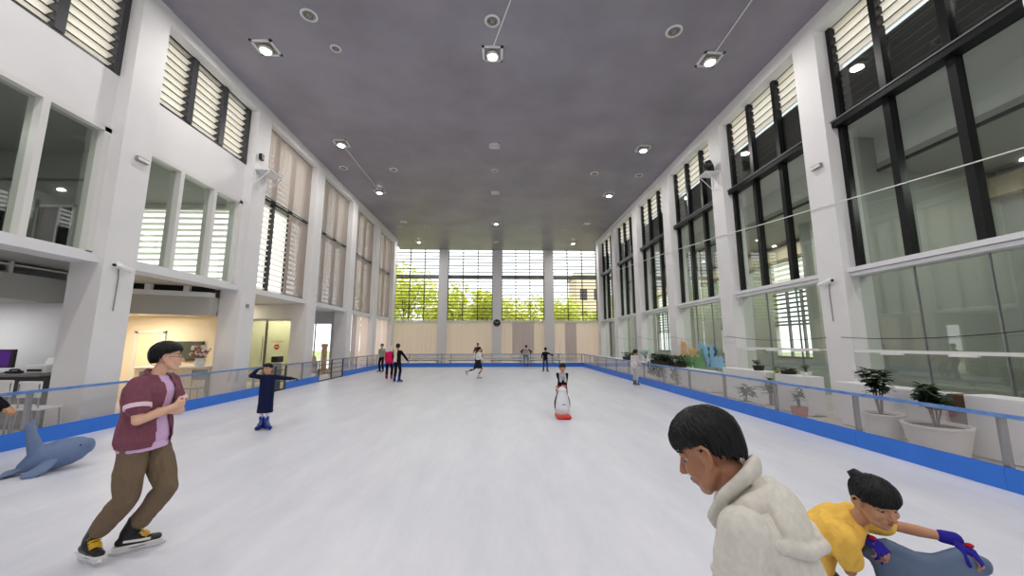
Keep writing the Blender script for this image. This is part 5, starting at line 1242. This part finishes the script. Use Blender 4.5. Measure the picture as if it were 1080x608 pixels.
# ---------------------------------------------------------------- boy with the penguin aid
person('boy in a grey and black jacket pushing the penguin skating aid', (1.63, 9.78, 0), R(176), 1.13,
       dict(skin='skin_mid', hair=dict(front=84, side=102, back=134, vol=1.18), hn=260, seed=8, trousers='black_trouser', top='black_knit', topname='jacket', topw=1.14, slr=.07, tfold=.008, skate='skateblack', lace='lacegrey', sks=.8, paint=('grey_front', lambda co, c: (co - c['mid']).dot(c['cf']) > .0 and abs((co - c['mid']).dot(c['cx'])) < .115 * c['k'] * 1.15 and (co - c['mid']).dot(c['cup']) > .02 * c['k'])),
       dict(pelvis=(0, -.16, .99), spine=(0, .16, 1), footR=(.15, -.22, FOOT * 1.12), footL=(-.15, -.14, FOOT * 1.12), handR=(.06, .30, 1.06), handL=(-.06, .32, 1.04), elbR=(.9, -.5, -.2), elbL=(-.9, -.5, -.2), hdirR=(-.6, .6, -.5), hdirL=(.6, .6, -.5), hnormR=(0, -.2, -1), hnormL=(0, -.2, -1), hthumbR=(-.3, .8, .4), hthumbL=(.3, .8, .4), hyaw=6, hpitch=6, hs=.88, hscale=(1.06, 1.0, .93)), vox=.008)
# ---------------------------------------------------------------- person in the patterned top
person('person in a white patterned top standing at the right barrier', (5.56, 15.55, 0), R(-62), 1.38,
       dict(skin='skin_mid', hair=dict(front=80, side=130, back=150, vol=1.16), hairm='hair_soft', trousers='pale_trouser', legw=.9, top='patterned_top', topw=1.18, slr=.075, skirt=(.16, .2, .155), skate='skateblack', lace='lacegrey', slen=.8),
       dict(footR=(.1, 0, FOOT), footL=(-.1, .05, FOOT), spine=(0, .12, 1), handR=(.24, .30, 1.02), handL=(-.26, .34, 1.04), hdirR=(0, 1, -.1), hdirL=(0, 1, -.1), hnormR=(0, 0, -1), hnormL=(0, 0, -1), hpitch=14), vox=.010)
# ---------------------------------------------------------------- child at the left edge, hand on the whale
LX, LY = -7.02, 5.43
def left_extra(c):
    W, E = c['W']['R'], c['E']['R']; u = (W - E).normalized()
    part('glove_cuff', MB().sweep([W - u * .02, W + u * .03], [.036, .038], 14), 'tan_glove', c['body'], True)
KL = 1.42 / 1.75
hw = ((LY - 5.47) / KL, (-6.40 - LX) / KL, .715 / KL)
person('child in black at the left edge, hand on the blue whale fin', (LX, LY, 0), R(-90), 1.42,
       dict(skin='skin_tan', hair=MID_HAIR, trousers='dark_purple_trouser', legw=1.2, top='black_sleeve', topname='jacket', topw=1.15, slr=.08, slen=1.0, extra=[left_extra], skate='skateblue', lace='lacegrey', sks=.8),
       dict(pelvis=(0, .0, .98), spine=(0, .02, 1), cyaw=48, pyaw=20, footR=(.12, .12, FOOT * 1.12), footL=(-.12, .0, FOOT * 1.12), handR=hw, elbR=(.5, -.3, -.3), hdirR=(0, 1, -.25), hnormR=(0, -.25, -1), hthumbR=(-1, 0, 0), handL=(-.3, .35, .95), hs=.88, hscale=(1.06, 1.0, .93), hands=KL * 1.25, curlR=(40, 50, 40)), vox=.008)

# ================================================================== skating aids
def whale(label, loc, rz, m, s=1.0, sy=1.0, sz=1.0):
    """nose along +x; wide tail fluke stands up at the back as the handle"""
    t = thing('whale_skating_aid', label, 'skating aid', loc, rz)
    b = MB()
    b.sweep([(-.36, 0, .09), (-.26, 0, .14), (-.10, 0, .18), (.10, 0, .205), (.28, 0, .225), (.42, 0, .25), (.50, 0, .265)], [(.10, .07), (.15, .125), (.195, .17), (.205, .185), (.19, .175), (.15, .145), (.10, .10)], 22, (0, 1, 0))
    b.sweep([(-.14, 0, .18), (-.24, 0, .33), (-.30, 0, .48), (-.325, 0, .60)], [(.13, .15), (.17, .10), (.205, .06), (.225, .038)], 22, (0, 1, 0))
    for q in (-1, 1): b.sweep([(-.32, q * .05, .60), (-.335, q * .14, .63), (-.335, q * .23, .615)], [(.045, .032), (.042, .03), (.034, .026)], 12, (0, 0, 1))
    part_ = link('body', remesh(b.tf(Matrix.Diagonal((s, s * sy, s * sz, 1))), .011, 4), m, t, True)
    for q in (-1, 1):
        f = MB().sweep([(.06, q * .16, .17), (-.02, q * .25, .10), (-.16, q * .31, .045), (-.27, q * .33, .03)], [(.10, .035), (.10, .03), (.075, .026), (.035, .02)], 14, (1, 0, 0))
        link('flipper', remesh(f.tf(Matrix.Diagonal((s, s * sy, s * sz, 1))), .010, 3), m, t, True)
    tl = MB().sweep([(-.28, 0, .10), (-.42, 0, .055), (-.58, 0, .03)], [(.10, .06), (.13, .035), (.20, .022)], 16, (0, 1, 0))
    link('tail_base', remesh(tl.tf(Matrix.Diagonal((s, s * sy, s * sz, 1))), .010, 3), m, t, True)
    for q in (-1, 1): part('eye', MB().ell(V((.40, q * .145 * sy, .30 * sz)) * s, .016 * s), 'plasticblack', t, True)
    return t
whale('blue-grey whale skating aid at the left edge of the ice', (-6.155, 5.68, 0), R(40), 'whale', .68, 1.28, 1.54)
whale('slate-blue whale skating aid pushed by the boy in yellow', (1.875, 1.50, 0), R(-110), 'whale2', 1.2, .8)
t = thing('penguin_skating_aid', 'white and red penguin skating aid pushed by the boy', 'skating aid', (1.50, 9.05, 0), R(-90))
b = MB().sweep([(-.02, 0, .12), (.0, 0, .22), (-.01, 0, .36), (-.03, 0, .50), (-.035, 0, .60)], [(.15, .14), (.17, .16), (.16, .145), (.125, .115), (.095, .09)], 20, (0, 1, 0)); b.ell((-.03, 0, .62), (.10, .105, .085))
link('body', remesh(b, .010, 3), 'penguinwhite', t, True)
bk = MB().sweep([(-.07, 0, .14), (-.06, 0, .24), (-.065, 0, .38), (-.08, 0, .52), (-.07, 0, .63)], [(.158, .12), (.18, .135), (.168, .125), (.135, .10), (.11, .075)], 20, (0, 1, 0))
link('back', remesh(bk, .010, 3), 'penguinblack', t, True)
for q in (-1, 1):
    link('flipper', remesh(MB().sweep([(-.06, q * .13, .46), (-.05, q * .165, .34), (-.05, q * .17, .22)], [(.05, .03), (.05, .026), (.025, .015)], 12, (1, 0, 0)), .008, 2), 'penguinblack', t, True)
    part('foot', MB().ell((.14, q * .085, .05), (.11, .075, .035)), 'penguinred', t, True)
part('base', MB().cbox((.02, 0, .05), (.42, .34, .09), .04), 'penguinred', t, True)
part('handle', MB().sweep([(-.1, -.13, .60), (-.12, -.13, .70), (-.12, .13, .70), (-.1, .13, .60)], .014, 8), 'penguinred', t, True)
part('badge', MB().cbox((.142, 0, .32), (.012, .07, .016)), 'plasticblack', t)
w = bpy.data.worlds.new('sky'); sc.world = w; w.use_nodes = True
bg = w.node_tree.nodes['Background']; bg.inputs['Color'].default_value = (.93, .97, 1, 1); bg.inputs['Strength'].default_value = SKY
sun = bpy.data.lights.new('sun', 'SUN'); sun.energy = 3.0; sun.angle = R(4); sun.color = (1, .96, .86)
so = bpy.data.objects.new('sun', sun); COL.objects.link(so); so.rotation_euler = (R(38), R(6), 0)   # high, from behind the hall onto the trees
cam = bpy.data.cameras.new('camera'); cam.sensor_fit = 'HORIZONTAL'; cam.sensor_width = 36; cam.lens = 397 / 1080 * 36
cam.clip_start = .05; cam.clip_end = 300
co = bpy.data.objects.new('camera', cam); COL.objects.link(co); co.location = (0, 0, 1.75)
pitch = math.atan(57 / 397); yaw = math.atan(14 * math.cos(pitch) / 397)
co.rotation_euler = (math.pi / 2 + pitch, 0, -yaw)
sc.camera = co
vs = sc.view_settings; vs.view_transform = 'Standard'; vs.look = 'None'; vs.exposure = EXPO; vs.gamma = 1; vs.use_curve_mapping = False
sc.cycles.max_bounces = 10; sc.cycles.transparent_max_bounces = 16; sc.cycles.diffuse_bounces = 5; sc.cycles.glossy_bounces = 4
sc.cycles.sample_clamp_indirect = 6
sc.cycles.use_denoising = True
